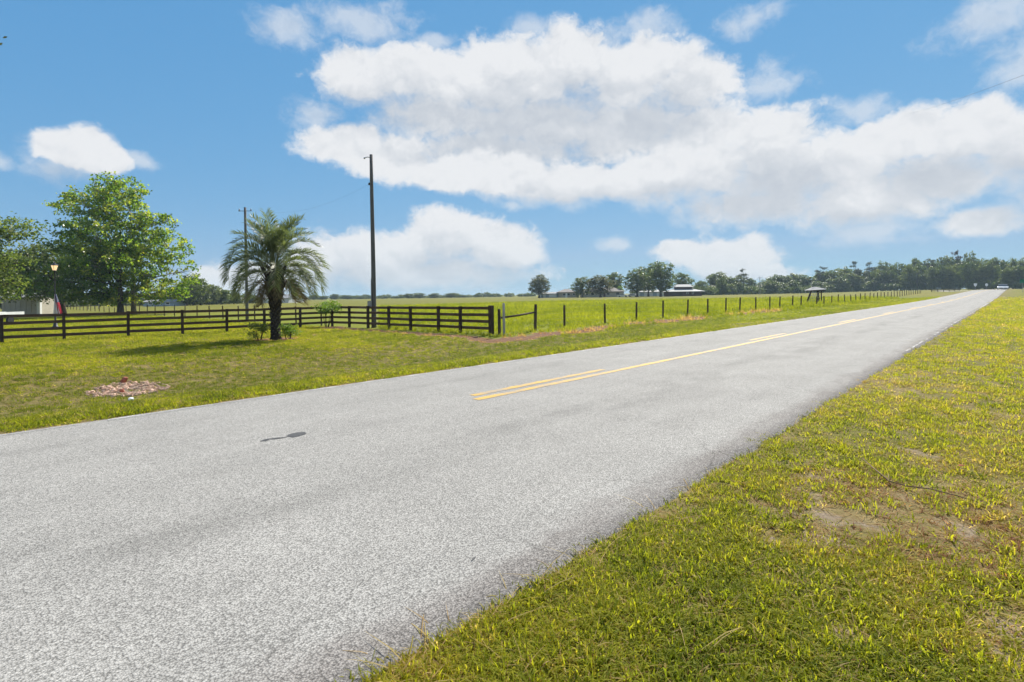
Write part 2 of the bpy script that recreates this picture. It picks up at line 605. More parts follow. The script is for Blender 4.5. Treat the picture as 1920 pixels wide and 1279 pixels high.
# lawn-coloured soil shared by the whole ground sheet
def ground_material():
    m, out = newmat('grassland_soil')
    p = worldpos()
    n1 = N.noise(p, 0.35, 5, 0.6)
    n2 = N.noise(p, 2.7, 6, 0.65)
    n3 = N.noise(p, 22.0, 5, 0.7)
    n4 = N.noise(p, 90.0, 3, 0.7)
    green = N.mix(N.lin(0.3, 0.7, n3), (0.070, 0.072, 0.012), (0.145, 0.140, 0.020))
    dry = N.mix(N.lin(0.3, 0.7, n3), (0.130, 0.098, 0.038), (0.27, 0.21, 0.10))
    c = N.mix(N.sstep(0.38, 0.66, n2 * 0.6 + n1 * 0.4), dry, green)
    past = N.mix(N.lin(0.3, 0.7, N.noise(N.v('MULTIPLY', p, (1, 1, 1)), 0.22, 7, 0.72)), (0.120, 0.142, 0.014), (0.205, 0.215, 0.022))
    far = N.mix(N.lin(0.32, 0.68, N.noise(p, 0.035, 6, 0.65)), (0.125, 0.135, 0.018), (0.165, 0.145, 0.026))
    past = N.mix(N.sstep(0.0, 1.0, N.attr('far')), past, far)
    c = N.mix(N.attr('pasture'), c, past)
    sand = N.mix(N.lin(0.3, 0.7, n4), (0.12, 0.088, 0.058), (0.33, 0.26, 0.19))
    bare = N.attr('bare')
    c = N.mix(N.sstep(0.42, 0.62, bare + (n3 - 0.5) * 0.6), c, sand)
    mul = N.mix(N.lin(0.35, 0.65, n3), (0.085, 0.042, 0.026), (0.24, 0.135, 0.085))
    c = N.mix(N.sstep(0.35, 0.65, N.attr('mulch') + (n3 - 0.5) * 0.7), c, mul)
    finish(out, c, 0.95, n3 * 0.6 + n4 * 0.4, 0.7, 0.03, 0.1)
    return m


M['ground'] = ground_material()


def road_material():
    m, out = newmat('chip_seal_asphalt')
    uvn = N.node('ShaderNodeUVMap', uv_map='UVMap')
    p = N(uvn.outputs[0])
    u, v, _ = N.sep(p)
    vor = N.node('ShaderNodeTexVoronoi', feature='F1', voronoi_dimensions='2D')
    N.put(vor.inputs['Vector'], p); vor.inputs['Scale'].default_value = 95.0
    cell = N.sep(N(vor.outputs['Color']))[0]
    vor2 = N.node('ShaderNodeTexVoronoi', feature='F1', voronoi_dimensions='2D')
    N.put(vor2.inputs['Vector'], p); vor2.inputs['Scale'].default_value = 210.0
    cell2 = N.sep(N(vor2.outputs['Color']))[0]
    dist = N(vor.outputs['Distance'])
    grain = cell * 0.62 + cell2 * 0.38
    val = N.lin(0.08, 0.92, grain, 0.165, 0.445)
    gap = N.sstep(0.50, 0.86, dist * 1.25)
    val = val * (1.0 - gap * 0.45)
    big = N.noise(p, 0.9, 6, 0.6)
    streak = N.noise(N.v('MULTIPLY', p, (0.12, 1.3, 1)), 1.6, 5, 0.6)
    val = val * N.lin(0.3, 0.7, big * 0.55 + streak * 0.45, 0.86, 1.13)
    # oily drip band down the middle of each lane
    def band(c, w, lo):
        d = N.m('ABSOLUTE', v - c)
        k = N.sstep(0.0, w, d, 1.0, 0.0)
        return 1.0 - k * N.sstep(0.40, 0.66, N.noise(N.v('MULTIPLY', p, (0.45, 1.1, 1)), 1.25, 5, 0.62)) * lo
    val = val * band(4.35, 0.75, 0.20) * band(7.8, 0.6, 0.12)
    # crumbled darker margin along the near verge
    edge = N.sstep(2.1, 2.5, v + (N.noise(N.v('MULTIPLY', p, (0.5, 1, 1)), 2.6, 6, 0.7) - 0.5) * 0.8, 1.0, 0.0)
    val = val * (1.0 - edge * N.lin(0.25, 0.75, N.noise(p, 55, 4, 0.8), -0.05, 0.72))
    cv = N.node('ShaderNodeTexVoronoi', feature='DISTANCE_TO_EDGE', voronoi_dimensions='2D')
    N.put(cv.inputs['Vector'], N.v('ADD', N.v('MULTIPLY', p, (.55, 1, 1)), N.v('MULTIPLY', N.noise(p, 3.0, 5, 0.6, color=True), (.35, .35, 0))))
    cv.inputs['Scale'].default_value = 1.3
    crack = N.sstep(0.004, 0.02, N(cv.outputs['Distance']), 1.0, 0.0) * N.sstep(2.3, 3.3, v, 1.0, 0.0) * N.sstep(.42, .58, N.noise(p, 1.1, 3, .5))
    val = val * (1.0 - crack * 0.35)
    lum = N.mix(N.lin(0.0, 0.5, val), (0, 0, 0), (0.5, 0.5, 0.5))
    col = N.mix(1.0, lum, (1.0, 0.968, 0.905), 'MULTIPLY')
    col = N.mix(edge * 0.5, col, N.mix(1.0, col, (1.06, 0.97, 0.96), 'MULTIPLY'))
    finish(out, col, 0.82, cell * 0.5 + (1.0 - dist) * 0.5, 0.55, 0.006, 0.08)
    return m


M['road'] = road_material()


def paint_material(name, col, wear):
    m, out = newmat(name)
    p = worldpos()
    n = N.noise(p, 40, 5, 0.7); n2 = N.noise(p, 2.2, 4, 0.6)
    k = N.sstep(0.40, 0.60, n * 0.6 + n2 * 0.4 + wear)
    c = N.mix(k, (0.22, 0.21, 0.20), N.mix(n2, [x * .82 for x in col], col))
    finish(out, c, 0.7, n, 0.3, 0.004)
    return m


M['yellow'] = paint_material('yellow_road_paint', (0.56, 0.33, 0.04), 0.03)
M['whiteline'] = paint_material('white_road_paint', (0.55, 0.54, 0.51), -0.03)
M['tar'] = simple('tar_patch', (0.06, 0.06, 0.062), 0.7, 0.3, 40)
M['gravel_lane'] = simple('pale_side_lane', (0.42, 0.39, 0.34), 0.9, 0.2, 1.0)

# ------------------------------------------------------------------ ground sheet
FENCE_U = 16.4
CORN = Vector((*P2(16.55, 31.2), 0))


def lines(lo, hi, fine_lo, fine_hi, step, grow=1.16):
    a = list(np.arange(fine_lo, fine_hi, step))
    s = step; x = a[-1]
    while x < hi:
        s *= grow; x += s; a.append(min(x, hi))
    s = step; x = fine_lo
    b = []
    while x > lo:
        s *= grow; x -= s; b.append(max(x, lo))
    return np.array(b[::-1] + a)


def mulch_field(u, v):
    f = np.zeros_like(u)
    d1 = np.abs(u - (FENCE_U - 0.2)); in1 = ss(15.6, 16.6, v) * (1 - ss(31.6, 32.6, v))
    f = np.maximum(f, (1 - ss(0.15, 0.85, d1 + (fbm(u * 1.5, v * 1.5, 5) - .5) * 1.0)) * in1)
    d2 = np.abs(v - 16.2); in2 = ss(15, 16.5, u) * (1 - ss(48, 60, u))
    f = np.maximum(f, (1 - ss(0.2, 1.1, d2 + (fbm(u * .5, v * .9, 6) - .46) * 2.6)) * in2 * 0.95)
    pu, pv = PALM_UV
    f = np.maximum(f, 1 - ss(0.75, 1.15, np.hypot(u - pu, v - pv) + (fbm(u * 2, v * 2, 9) - .5) * .5))
    f = np.maximum(f, (1 - ss(0.5, 1.4, np.hypot(u - 16.4, v - 31.3))))
    return f


def bare_field(u, v):
    f = np.zeros_like(u)
    mu, mv = MOUND_UV
    f = np.maximum(f, 1.15 * (1 - ss(0.2, 1.0, np.hypot((u - mu) / 1.0, (v - mv) / 0.95) + (fbm(u * 3, v * 3, 11) - .5) * .9)))
    f = np.maximum(f, (1 - ss(.03, .20, np.abs(v - V_L - .02))) * (.25 + 1.0 * fbm(u * 1.3, v * 0 + 2, 91, 3)))
    # worn sandy spots in the near verge
    near = (fbm(u * 0.5 + 3, v * 0.5, 21, 3) - 0.47) * 1.7 + (fbm(u * 3.2, v * 3.2, 24, 4) - .5) * 2.6 - .05
    f = np.maximum(f, np.clip(near + .12 * ss(.5, 2.5, -v), 0, 0.58) * (v < 1.5) * (1 - ss(9, 22, u)))
    bp = PATCH_UV
    f = np.maximum(f, 0.40 * (1 - ss(0.25, 1.0, np.hypot((u - bp[0]) * .9, v - bp[1]) + (fbm(u * 2.2, v * 2.2, 31) - .5) * .9)))
    return f


_p = hit(517, 637); PALM_UV = (float(_p.x * D[0] + _p.y * D[1]), float(_p.x * NL[0] + _p.y * NL[1])); PALM_P = _p
_p = hit(242, 731); MOUND_UV = (float(_p.x * D[0] + _p.y * D[1]), float(_p.x * NL[0] + _p.y * NL[1])); MOUND_P = _p
_p = hit(1660, 950); PATCH_UV = (float(_p.x * D[0] + _p.y * D[1]), float(_p.x * NL[0] + _p.y * NL[1]))

ul = lines(-3200, 3200, -5, 26, 0.13)
vl = lines(-3200, 3200, -9, 36, 0.14)
UU, VV = np.meshgrid(ul, vl, indexing='ij')
XX = UU * D[0] + VV * NL[0]; YY = UU * D[1] + VV * NL[1]
ZZ = zg(XX, YY)
inroad = (VV > V_R + .12) & (VV < V_L - .12)
ZZ = np.where(inroad, rise(UU, VV) - 0.12, ZZ)
nu, nv = len(ul), len(vl)
I = np.arange(nu * nv).reshape(nu, nv)
Q = np.stack([I[:-1, :-1], I[1:, :-1], I[1:, 1:], I[:-1, 1:]], -1).reshape(-1, 4)
past = np.maximum(ss(16.5, 17.5, VV) * ss(16.3, 16.9, UU), ss(9.4, 11, VV) * ss(24, 40, UU))
past = np.maximum(past, ss(-3, 1, -VV) * ss(14, 40, UU))
past = np.maximum(past, ss(34, 62, VV))
farf = ss(45, 120, np.hypot(XX, YY))
gme = npmesh('ground', np.stack([XX, YY, ZZ], -1).reshape(-1, 3), Q, {
    'pasture': ('POINT', past.ravel()), 'far': ('POINT', farf.ravel()),
    'bare': ('POINT', bare_field(UU, VV).ravel()), 'mulch': ('POINT', mulch_field(UU, VV).ravel())}, True)
tag(link('ground', gme, M['ground']), kind='structure')

# ------------------------------------------------------------------ road
ur = np.concatenate([np.arange(-60, 40, 0.25), np.arange(40, 262, 2.0)])
vr = np.concatenate([[V_R - .02, V_R + .06], np.linspace(V_R + .2, V_L - .2, 15), [V_L - .06, V_L + .02]])
jr = (fbm(ur * 1.7, ur * 0, 41) - .5) * 0.12
jl = (fbm(ur * 1.7, ur * 0 + 9, 43) - .5) * 0.14
V_ = []; UVs = []
for i, u in enumerate(ur):
    for j, v in enumerate(vr):
        vv = v + (jr[i] if j < 2 else (jl[i] if j > len(vr) - 3 else 0))
        z = float(zroad(u, vv)) - (0.09 if j in (0, len(vr) - 1) else 0.0)
        p = P2(u, vv); V_.append((p[0], p[1], z)); UVs.append((u, vv))
nr = len(vr)
I = np.arange(len(ur) * nr).reshape(len(ur), nr)
Q = np.stack([I[:-1, :-1], I[1:, :-1], I[1:, 1:], I[:-1, 1:]], -1).reshape(-1, 4)
rme = npmesh('road', np.array(V_), Q, None, True)
uvl = rme.uv_layers.new(name='UVMap')
uvl.data.foreach_set('uv', np.array(UVs, np.float32)[Q.ravel()].ravel())
road = tag(link('road', rme, M['road']), kind='structure')


def strip(name, u0, u1, v, w, mat, seed, rag=0.012):
    b = MB()
    us = np.arange(u0, u1 + 1e-3, 0.12 if u1 - u0 < 40 else 0.4)
    js = (fbm(us * 7, us * 0 + seed, seed) - .5) * rag * 4
    kx = (fbm(us * 7, us * 0 + seed + 3, seed + 1) - .5) * rag * 4
    for i, u in enumerate(us):
        for vv in (v - w / 2 + js[i], v + w / 2 + kx[i]):
            p = P2(u, vv); b.V.append((p[0], p[1], float(zroad(u, vv)) + 0.004))
        if i: k = 2 * i; b.F.append((k - 2, k, k + 1, k - 1))
    return b.obj(name, mat, road)


strip('solid_centre_line', 5.55, 250, 6.03, 0.15, M['yellow'], 1)
u = 5.75
for k in range(20):
    strip('dashed_centre_line', u, u + 3.75, 6.34, 0.15, M['yellow'], 2 + k)
    u += 12.19
u = 17.5
while u < 60:
    L_ = random.uniform(.3, 1.6)
    strip('edge_line', u, u + L_, 2.14, 0.035, M['whiteline'], int(u * 10), 0.018); u += L_ + random.uniform(0.2, 1.6)
strip('edge_line', 60, 250, 2.18, 0.06, M['whiteline'], 77, 0.01)
u = -12
while u < 40:
    L_ = random.uniform(1.5, 6)
    strip('edge_line', u, u + L_, 9.14, 0.10, M['whiteline'], int(u * 10) + 900, 0.015); u += L_ + random.uniform(0.05, 0.5)
strip('edge_line', 42, 250, 9.14, 0.12, M['whiteline'], 79, 0.01)


def blob_on_road(name, px, py, ru, rv, rot, seed, mat, wob=0.25):
    d = ray(px, py); t = (0.03 - HCAM) / d[2]; p = d * t
    u0 = p[0] * D[0] + p[1] * D[1]; v0 = p[0] * NL[0] + p[1] * NL[1]
    b = MB(); pts = []
    for k in range(28):
        a = 2 * math.pi * k / 28
        r_ = 1 + (float(vnoise(math.cos(a) * 2 + seed, math.sin(a) * 2, seed)) - .5) * 2 * wob
        x = math.cos(a) * ru * r_; y = math.sin(a) * rv * r_
        uu = u0 + x * math.cos(rot) - y * math.sin(rot); vv = v0 + x * math.sin(rot) + y * math.cos(rot)
        q = P2(uu, vv); pts.append((q[0], q[1], float(zroad(uu, vv)) + 0.004))
    b.poly(pts)
    return b.obj(name, mat, road)


blob_on_road('tar_patch', 557, 818, .12, .085, .4, 3, M['tar'], .2)
blob_on_road('tar_patch', 514, 826, .10, .03, -.5, 5, M['tar'], .5)
blob_on_road('tar_patch', 497, 829, .045, .035, .3, 8, M['tar'], .4)
blob_on_road('tar_patch', 888, 1043, .028, .006, .3, 9, M['tar'], .3)

# pale side lane joining near the far end
b = MB()
for k in range(4):
    v0 = V_L - 0.1 + k * 3.0
    q0, q1 = P2(205 + k * .5, v0), P2(222 + k * 1.4, v0)
    for q, uu in ((q0, 205), (q1, 222)):
        b.V.append((q[0], q[1], float(zg(q[0], q[1])) + 0.06))
    if k: i = 2 * k; b.F.append((i - 2, i - 1, i + 1, i))
tag(b.obj('side_road', M['gravel_lane']), kind='structure')

# ------------------------------------------------------------------ fences
def post_box(p, h, w, mat, parent, rz, lean=(0, 0), name='post'):
    b = MB()
    a = Vector((p[0], p[1], p[2] - 0.25)); t = Vector((p[0] + lean[0] * h, p[1] + lean[1] * h, p[2] + h))
    x = Vector((math.cos(rz), math.sin(rz), 0)); y = Vector((-math.sin(rz), math.cos(rz), 0))
    i = len(b.V)
    for q in (a, t):
        for sx, sy in ((-1, -1), (1, -1), (1, 1), (-1, 1)):
            b.V.append(tuple(q + x * (sx * w / 2) + y * (sy * w / 2)))
    b.F += [(0, 1, 5, 4), (1, 2, 6, 5), (2, 3, 7, 6), (3, 0, 4, 7), (4, 5, 6, 7), (3, 2, 1, 0)]
    return b.obj(name, mat, parent)


def post_round(p, h, r_, mat, parent, lean=(0, 0), n=9):
    b = MB()
    p = Vector(p)
    pts = [p + Vector((lean[0] * z, lean[1] * z, z)) for z in (-.25, 0, h * .5, h - .02, h)]
    b.tube(pts, [r_ * 1.03, r_ * 1.02, r_, r_ * .97, r_ * .85], n)
    return b.obj('post', mat, parent, True)


def azline(px, A, B, py=600):
    d = ray(px, py); dv = Vector((d[0], d[1])); A2 = Vector((A.x, A.y)); e = Vector((B.x - A.x, B.y - A.y))
    det = e.x * -dv.y + dv.x * e.y
    s_ = (-A2.x * -dv.y + dv.x * -A2.y) / det
    q = A2 + e * s_
    return Vector((q.x, q.y, float(zg(q.x, q.y))))


FL, FC, FE = hit(3, 644), hit(623, 612.4), hit(922, 628)
bf = empty('board_fence', (0, 0, 0), 'dark brown four-board wooden fence turning a corner behind the palm', 'fence')
left_px = [-180, -85, 3, 120, 240, 342, 425, 496, 563, 623]
right_px = [623, 655, 690, 729, 770, 822, 863, 921]
LP = [azline(x, FL, FC) for x in left_px]
RP = [azline(x, FC, FE) for x in right_px]
rzl = math.atan2(FC.y - FL.y, FC.x - FL.x); rzr = math.atan2(FE.y - FC.y, FE.x - FC.x)
HF = 1.31
for i, p in enumerate(LP):
    post_box(p, HF + random.uniform(0, .05), .125, M['wood_dark'], bf, rzl, (random.uniform(-.012, .012), random.uniform(-.01, .01)))
for i, p in enumerate(RP[1:]):
    last = i == len(RP) - 2
    post_box(p, HF + (0.06 if last else random.uniform(0, .03)), .19 if last else .125, M['wood_dark'], bf, rzr, (random.uniform(-.01, .01), 0))


def boards(pts, rz, side):
    off = Vector((-math.sin(rz), math.cos(rz), 0)) * side * .083
    for a, c in zip(pts, pts[1:]):
        for k, zz in enumerate((.28, .60, .92, 1.24)):
            ja, jc = random.uniform(-.012, .012), random.uniform(-.012, .012)
            e = (c - a).normalized() * .004
            MB().beam(a + off + e + Vector((0, 0, zz + ja)), c + off - e + Vector((0, 0, zz + jc)), .035, .14).obj('board', M['wood_board'], bf)


boards(LP, rzl, 1)
boards(RP, rzr, 1)

# end posts beside the gap, the pale post and the brace rail
pf = empty('pasture_fence', (0, 0, 0), 'roadside pasture fence of round wooden posts and thin wire strands', 'fence')
PA = hit(1058, 613.5)
PB = uvp(125, 17.1)
wl = []
gp = azline(936, PA, PB)
post_round(gp, 1.22, .075, M['wood_post'], pf)
ppx = [1003, 1058, 1134, 1193, 1243, 1289, 1327, 1361, 1387, 1417, 1443.5, 1462, 1486, 1502]
pts = [gp]
for i, x in enumerate(ppx):
    p = azline(x, PA, PB, 590)
    post_round(p, (1.30 if i == 0 else 1.2) + random.uniform(-.06, .06), .075 if i == 0 else .06, M['wood_post'], pf, (random.uniform(.005, .06), random.uniform(-.02, .02)))
    pts.append(p)
u = pts[-1].x * D[0] + pts[-1].y * D[1]
sp = (pts[-1] - pts[2]).length / (len(pts) - 3)
while u < 165:
    u += sp * random.uniform(.9, 1.1)
    p = uvp(u, 16.4 + (u - 21) * .0067)
    post_round(p, 1.18 + random.uniform(-.08, .08), .058, M['wood_post'], pf, (random.uniform(-.04, .05), random.uniform(-.03, .03)), 7)
    pts.append(p)
r0 = pts[0] + Vector((0, 0, .80)); r1 = pts[1] + Vector((.02, 0, .95))
MB().tube([r0, (r0 + r1) / 2 + Vector((0, 0, -.02)), r1], [.05, .048, .045], 8).obj('brace_rail', M['wood_post'], pf, True)
for zz in (.25, .52, .80, 1.08):
    q = [p + Vector((0, -.065, zz)) for p in pts[1:]]
    MB().tube(q, .0022, 4, False).obj('wire', M['wire'], pf)
pale = MB().tube([azline(943, PA, PB) + Vector((0.05, -.35, z)) for z in (-.3, 0, .75, 1.48, 1.5)], [.062, .062, .06, .058, .05], 10).obj('gate_post', M['pale_post'], None, True)
tag(pale, 'pale grey weathered gate post at the end of the brown board fence', 'post')

sf = empty('wire_fence', (0, 0, 0), 'thin-posted wire fence running away behind the palm and sycamore', 'fence')
pts = []
v = 33.5
while v < 165:
    p = uvp(17.0 + (v - 30) * .004, v)
    post_round(p, 1.28 + random.uniform(-.06, .06), .05, M['wood_post'], sf, (random.uniform(-.03, .03), random.uniform(-.03, .03)), 7)
    pts.append(p); v += 3.9 + random.uniform(-.3, .3)
for zz in (.3, .65, 1.0, 1.22):
    MB().tube([p + Vector((.05, 0, zz)) for p in pts], .0022, 4, False).obj('wire', M['wire'], sf)

# ------------------------------------------------------------------ utility poles
pp = hit(701, 614.5)
po = empty('utility_pole', pp, 'tall bare grey utility pole standing against the board fence', 'pole')
top = at(696.5, 290, pp.y) - pp
b = MB()
ptsl = [Vector((top.x * k + .02 * math.sin(k * 5), top.y * k, -0.5 + (top.z + .5) * k)) for k in np.linspace(0, 1, 9)]
b.tube(ptsl, list(np.linspace(.155, .095, 9)), 12).obj('shaft', M['wood_grey'], po, True)
b = MB(); hz = top.z - .2
b.tube([(top.x, 0, hz), (top.x - .22, -.02, hz + .05), (top.x - .40, -.03, hz + .02)], [.025, .025, .022], 8).obj('bracket_arm', M['metal'], po, True)
MB().lathe([(.0, .0), (.05, .0), (.06, .04), (.035, .10), (0, .11)], 10, (top.x - .42, -.03, hz - .06)).obj('photo_cell', M['metal'], po, True)
MB().box((top.x * .82 - .15, -.02, top.z * .83), (.10, .10, .14)).obj('insulator', M['black'], po)
MB().box((top.x * .82 - .06, -.02, top.z * .83), (.12, .03, .03)).obj('insulator_pin', M['metal'], po)
MB().box((-.18, -.19, 1.45), (.24, .14, .38)).obj('meter_box', M['metal'], po)
MB().tube([(-.10, -.15, 1.6), (-.09, -.14, 3.0)], .02, 6).obj('conduit', M['metal'], po)

pp2 = hit(463.5, 599)
po2 = empty('utility_pole', pp2, 'thin utility pole rising behind the palm crown', 'pole')
t2 = at(459.5, 389, pp2.y) - pp2
MB().tube([Vector((t2.x * k, 0, -.5 + (t2.z + .5) * k)) for k in np.linspace(0, 1, 6)], list(np.linspace(.14, .10, 6)), 10).obj('shaft', M['wood_grey'], po2, True)
for sx in (-.52, .52):
    MB().lathe([(0, 0), (.045, 0), (.06, .05), (.035, .12), (.05, .17), (0, .2)], 8, (t2.x + sx, 0, t2.z - .3)).obj('insulator', M['metal'], po2, True)
MB().beam((t2.x - .6, 0, t2.z - .32), (t2.x + .6, 0, t2.z - .32), .05, .04).obj('crossarm', M['wood_grey'], po2)
# service drop between the two poles
wa = pp + Vector((top.x * .82 - .15, 0, top.z * .83)); wb = pp2 + t2 + Vector((.5, 0, -.15))
MB().tube([wa.lerp(wb, k) - Vector((0, 0, .9 * 4 * k * (1 - k))) for k in np.linspace(0, 1, 13)], .003, 4).obj('service_wire', M['cable'])
tag(bpy.data.objects['service_wire'], 'thin sagging wire strung between the two utility poles', 'wire')
# overhead wire entering at the upper right
A_ = at(1925, 139, 14.0); B_ = at(1690, 214, 75.0)
tag(MB().tube([A_.lerp(B_, k) - Vector((0, 0, .25 * 4 * k * (1 - k))) for k in np.linspace(-.35, 1, 14)], .004, 4).obj('overhead_wire', M['cable']),
    'thin overhead wire crossing the sky at the upper right', 'wire')


# ------------------------------------------------------------------ foliage
def leaves_np(C, L, outward, ls, rs, tint=None, asp=0.6, up=0.35):
    """one folded leaf (two triangles as a bent quad) at every centre C"""
    n = len(C)
    nr_ = rs.normal(size=(n, 3)); nr_ /= np.linalg.norm(nr_, axis=1, keepdims=True)
    nr_ = nr_ + outward * 0.5; nr_[:, 2] += up
    nr_ /= np.linalg.norm(nr_, axis=1, keepdims=True) + 1e-9
    t = rs.normal(size=(n, 3)); t -= (t * nr_).sum(1, keepdims=True) * nr_; t /= np.linalg.norm(t, axis=1, keepdims=True) + 1e-9
    b_ = np.cross(nr_, t)
    s_ = (ls * rs.uniform(.65, 1.35, n))[:, None]
    v0 = C - t * s_ * .5; v2 = C + t * s_ * .5
    v1 = C + b_ * s_ * .5 * asp + nr_ * s_ * .10; v3 = C - b_ * s_ * .5 * asp + nr_ * s_ * .10
    Vv = np.stack([v0, v1, v2, v3], 1).reshape(-1, 3)
    Qq = np.arange(4 * n).reshape(n, 4)
    if tint is None: tint = rs.uniform(0, 1, n)
    return Vv, Qq, tint


def crown_mesh(name, lobes, per_m2, ls, seed, clump=0.45, per=26, asp=.6, hollow=.5, droop=0.0):
    rs = np.random.default_rng(seed)
    C = []; O = []; T = []
    for (cx, cy, cz, rx, ry, rz) in lobes:
        area = 4 * math.pi * ((rx * ry) ** 1.6 + (rx * rz) ** 1.6 + (ry * rz) ** 1.6) ** (1 / 1.6) / 3 ** (1 / 1.6)
        k = max(4, int(area * per_m2))
        d = rs.normal(size=(k, 3)); d /= np.linalg.norm(d, axis=1, keepdims=True)
        rr = rs.uniform(hollow, 1.0, k) ** .7
        rr *= 1 + rs.normal(0, .10, k)
        cc = d * rr[:, None] * np.array([rx, ry, rz]) + np.array([cx, cy, cz])
        ct = rs.uniform(.1, .9, k)
        cl = rs.normal(0, clump, size=(k, per, 3)) * np.array([1, 1, .6])
        cl[:, :, 2] -= droop * np.abs(rs.normal(0, 1, (k, per)))
        C.append((cc[:, None, :] + cl).reshape(-1, 3)); O.append(np.repeat(d, per, 0)); T.append(np.clip(np.repeat(ct, per) + rs.normal(0, .16, k * per), 0, 1))
    C = np.concatenate(C); O = np.concatenate(O); T = np.concatenate(T)
    keep = C[:, 2] > 0.15
    Vv, Qq, tt = leaves_np(C[keep], None, O[keep], ls, rs, T[keep], asp)
    return npmesh(name, Vv, Qq, {'tint': ('FACE', tt)})


def limbs_mesh(name, base_h, lobes, r0, seed, lean=(0, 0), n=9, sub=4):
    rs = np.random.default_rng(seed)
    b = MB()
    zmax = max(l[2] for l in lobes)
    trunk = []
    for k in np.linspace(0, 1, 7):
        z = zmax * .92 * k
        trunk.append(Vector((lean[0] * k + rs.normal(0, .03) * z * .3, lean[1] * k + rs.normal(0, .03) * z * .3, z)))
    trunk[0] = Vector((0, 0, -.3))
    rad = [r0 * (1 - .84 * k) for k in np.linspace(0, 1, 7)]
    rad[0] = r0 * 1.35
    b.tube(trunk, rad, n)
    for (cx, cy, cz, rx, ry, rz) in lobes:
        f = min(.9, max(base_h / (zmax * .92), (cz - .8 * math.hypot(cx, cy) * .7) / (zmax * .92)))
        k = f * 6; i = min(5, int(k)); s_ = trunk[i].lerp(trunk[i + 1], k - i)
        e = Vector((cx, cy, cz)); L = (e - s_).length
        m_ = s_.lerp(e, .5) + Vector((rs.normal(0, .06) * L, rs.normal(0, .06) * L, .08 * L))
        rb = max(.03, r0 * (1 - .8 * f) * .5)
        b.tube([s_, m_, e], [rb, rb * .7, rb * .4], 6)
        for q in range(sub):
            d = rs.normal(size=3); d /= np.linalg.norm(d)
            t_ = e + Vector((d[0] * rx * .85, d[1] * ry * .85, d[2] * rz * .8))
            b.tube([e.lerp(s_, .25 * rs.uniform()), e.lerp(t_, .5) + Vector((0, 0, .05 * L)), t_], [rb * .4, rb * .25, rb * .1], 4, False)
    return b.mesh(name, True)


def plant_tree(name, loc, trunk_me, crown_me, bark, leaf, label, cat='tree', group=None, rz=0.0, scale=1.0):
    e = empty(name, loc, label, cat, group, rz, scale)
    link('trunk', trunk_me, bark, e)
    link('crown', crown_me, leaf, e)
    return e


def px_lobes(base, Y, lst, depth=.9, jit=.25, seed=1, extra=0):
    """lobes read off the picture as (px, py, rx, ry), set at the tree's own distance; depth spread at random"""
    rs = np.random.default_rng(seed)
    k = Y / FPX; out = []
    for (x, y, rx, ry) in lst:
        c = at(x, y, Y) - base
        out.append((c.x, float(rs.normal(0, jit)) * rx * k * 2, c.z, rx * k, rx * k * depth, ry * k))
        for q in range(extra):
            s_ = 1 if q % 2 else -1
            out.append((c.x * .8, s_ * rx * k * float(rs.uniform(.7, 1.3)), c.z - ry * k * .2, rx * k * .8, rx * k * .8, ry * k * .8))
    return out


# --- sycamore
SY = hit(251, 590.5)
lob = px_lobes(SY, SY.y, [(215, 345, 30, 22), (185, 358, 20, 16), (240, 366, 34, 24), (195, 392, 44, 28), (250, 402, 46, 28), (290, 418, 30, 22), (318, 414, 16, 14),
                          (142, 376, 18, 14), (225, 445, 66, 36), (305, 462, 36, 32), (165, 432, 36, 26), (180, 490, 52, 34), (250, 495, 68, 36),
                          (312, 508, 34, 30), (295, 542, 46, 26), (225, 545, 56, 26), (324, 548, 22, 20), (262, 465, 56, 38)],
               .95, .3, 3, 1)
e = plant_tree('sycamore_tree', SY, limbs_mesh('sycamore_trunk', 2.2, lob, .27, 5, (-.3, 0), 10, 6),
               crown_mesh('sycamore_crown', lob, 0.50, .27, 11, .30, 26, .9, .62), M['bark_pale'], M['syc'],
               'large light green sycamore with a pale trunk behind the board fence')
# darker trunked tree standing close to it
DK = hit(226, 593)
lob = px_lobes(DK, DK.y, [(190, 525, 50, 28), (130, 455, 36, 26), (112, 470, 20, 24), (150, 500, 52, 32), (130, 525, 42, 34), (160, 550, 50, 22), (170, 470, 34, 30)], .9, .3, 4, 0)
plant_tree('shade_tree', DK, limbs_mesh('shade_tree_trunk', 2.0, lob, .36, 15, (0, 0), 9, 4),
           crown_mesh('shade_tree_crown', lob, .48, .27, 17, .34, 24, .8, .6), M['bark'], M['syc2'], 'dark-trunked tree close beside the sycamore, its crown merged with it')
tag(blob := MB().lathe([(1.6, -.05), (1.4, .10), (.7, .17), (0, .2)], 14, (0, 0, 0)).obj('mulch_bed', simple('brown_mulch', (.09, .05, .035), .95, .5, 9, bump=.6), None, True),
    'round brown mulch bed under the sycamore', 'mulch bed')
blob.location = DK + Vector((-.2, -.4, 0.0))

# --- dark oak with moss behind the lamp post
OK = hit(117, 591)
lob = px_lobes(OK, OK.y, [(75, 485, 42, 22), (45, 505, 36, 24), (105, 475, 40, 26), (90, 520, 46, 26), (50, 540, 30, 20), (120, 540, 36, 22), (30, 525, 22, 22), (140, 500, 34, 30)], .9, .3, 5, 1)
e = plant_tree('live_oak', OK, limbs_mesh('oak_trunk', 2.2, lob, .42, 25, (0, 0), 9, 4), crown_mesh('oak_crown', lob, .6, .34, 27, .5, 24, .6, .35),
               M['bark'], M['oak'], 'dark mossy oak behind the lamp post and flag')
rs = np.random.default_rng(9)
C = []
for k in range(46):
    c0 = at(rs.uniform(20, 100), rs.uniform(515, 552), OK.y) - OK
    n = 26
    C.append(np.array(c0) + np.array([0, rs.normal(0, 1.5), 0]) + rs.normal(0, .14, (n, 3)) + np.array([0, 0, -1]) * rs.uniform(0, 1.3, n)[:, None])
C = np.concatenate(C)
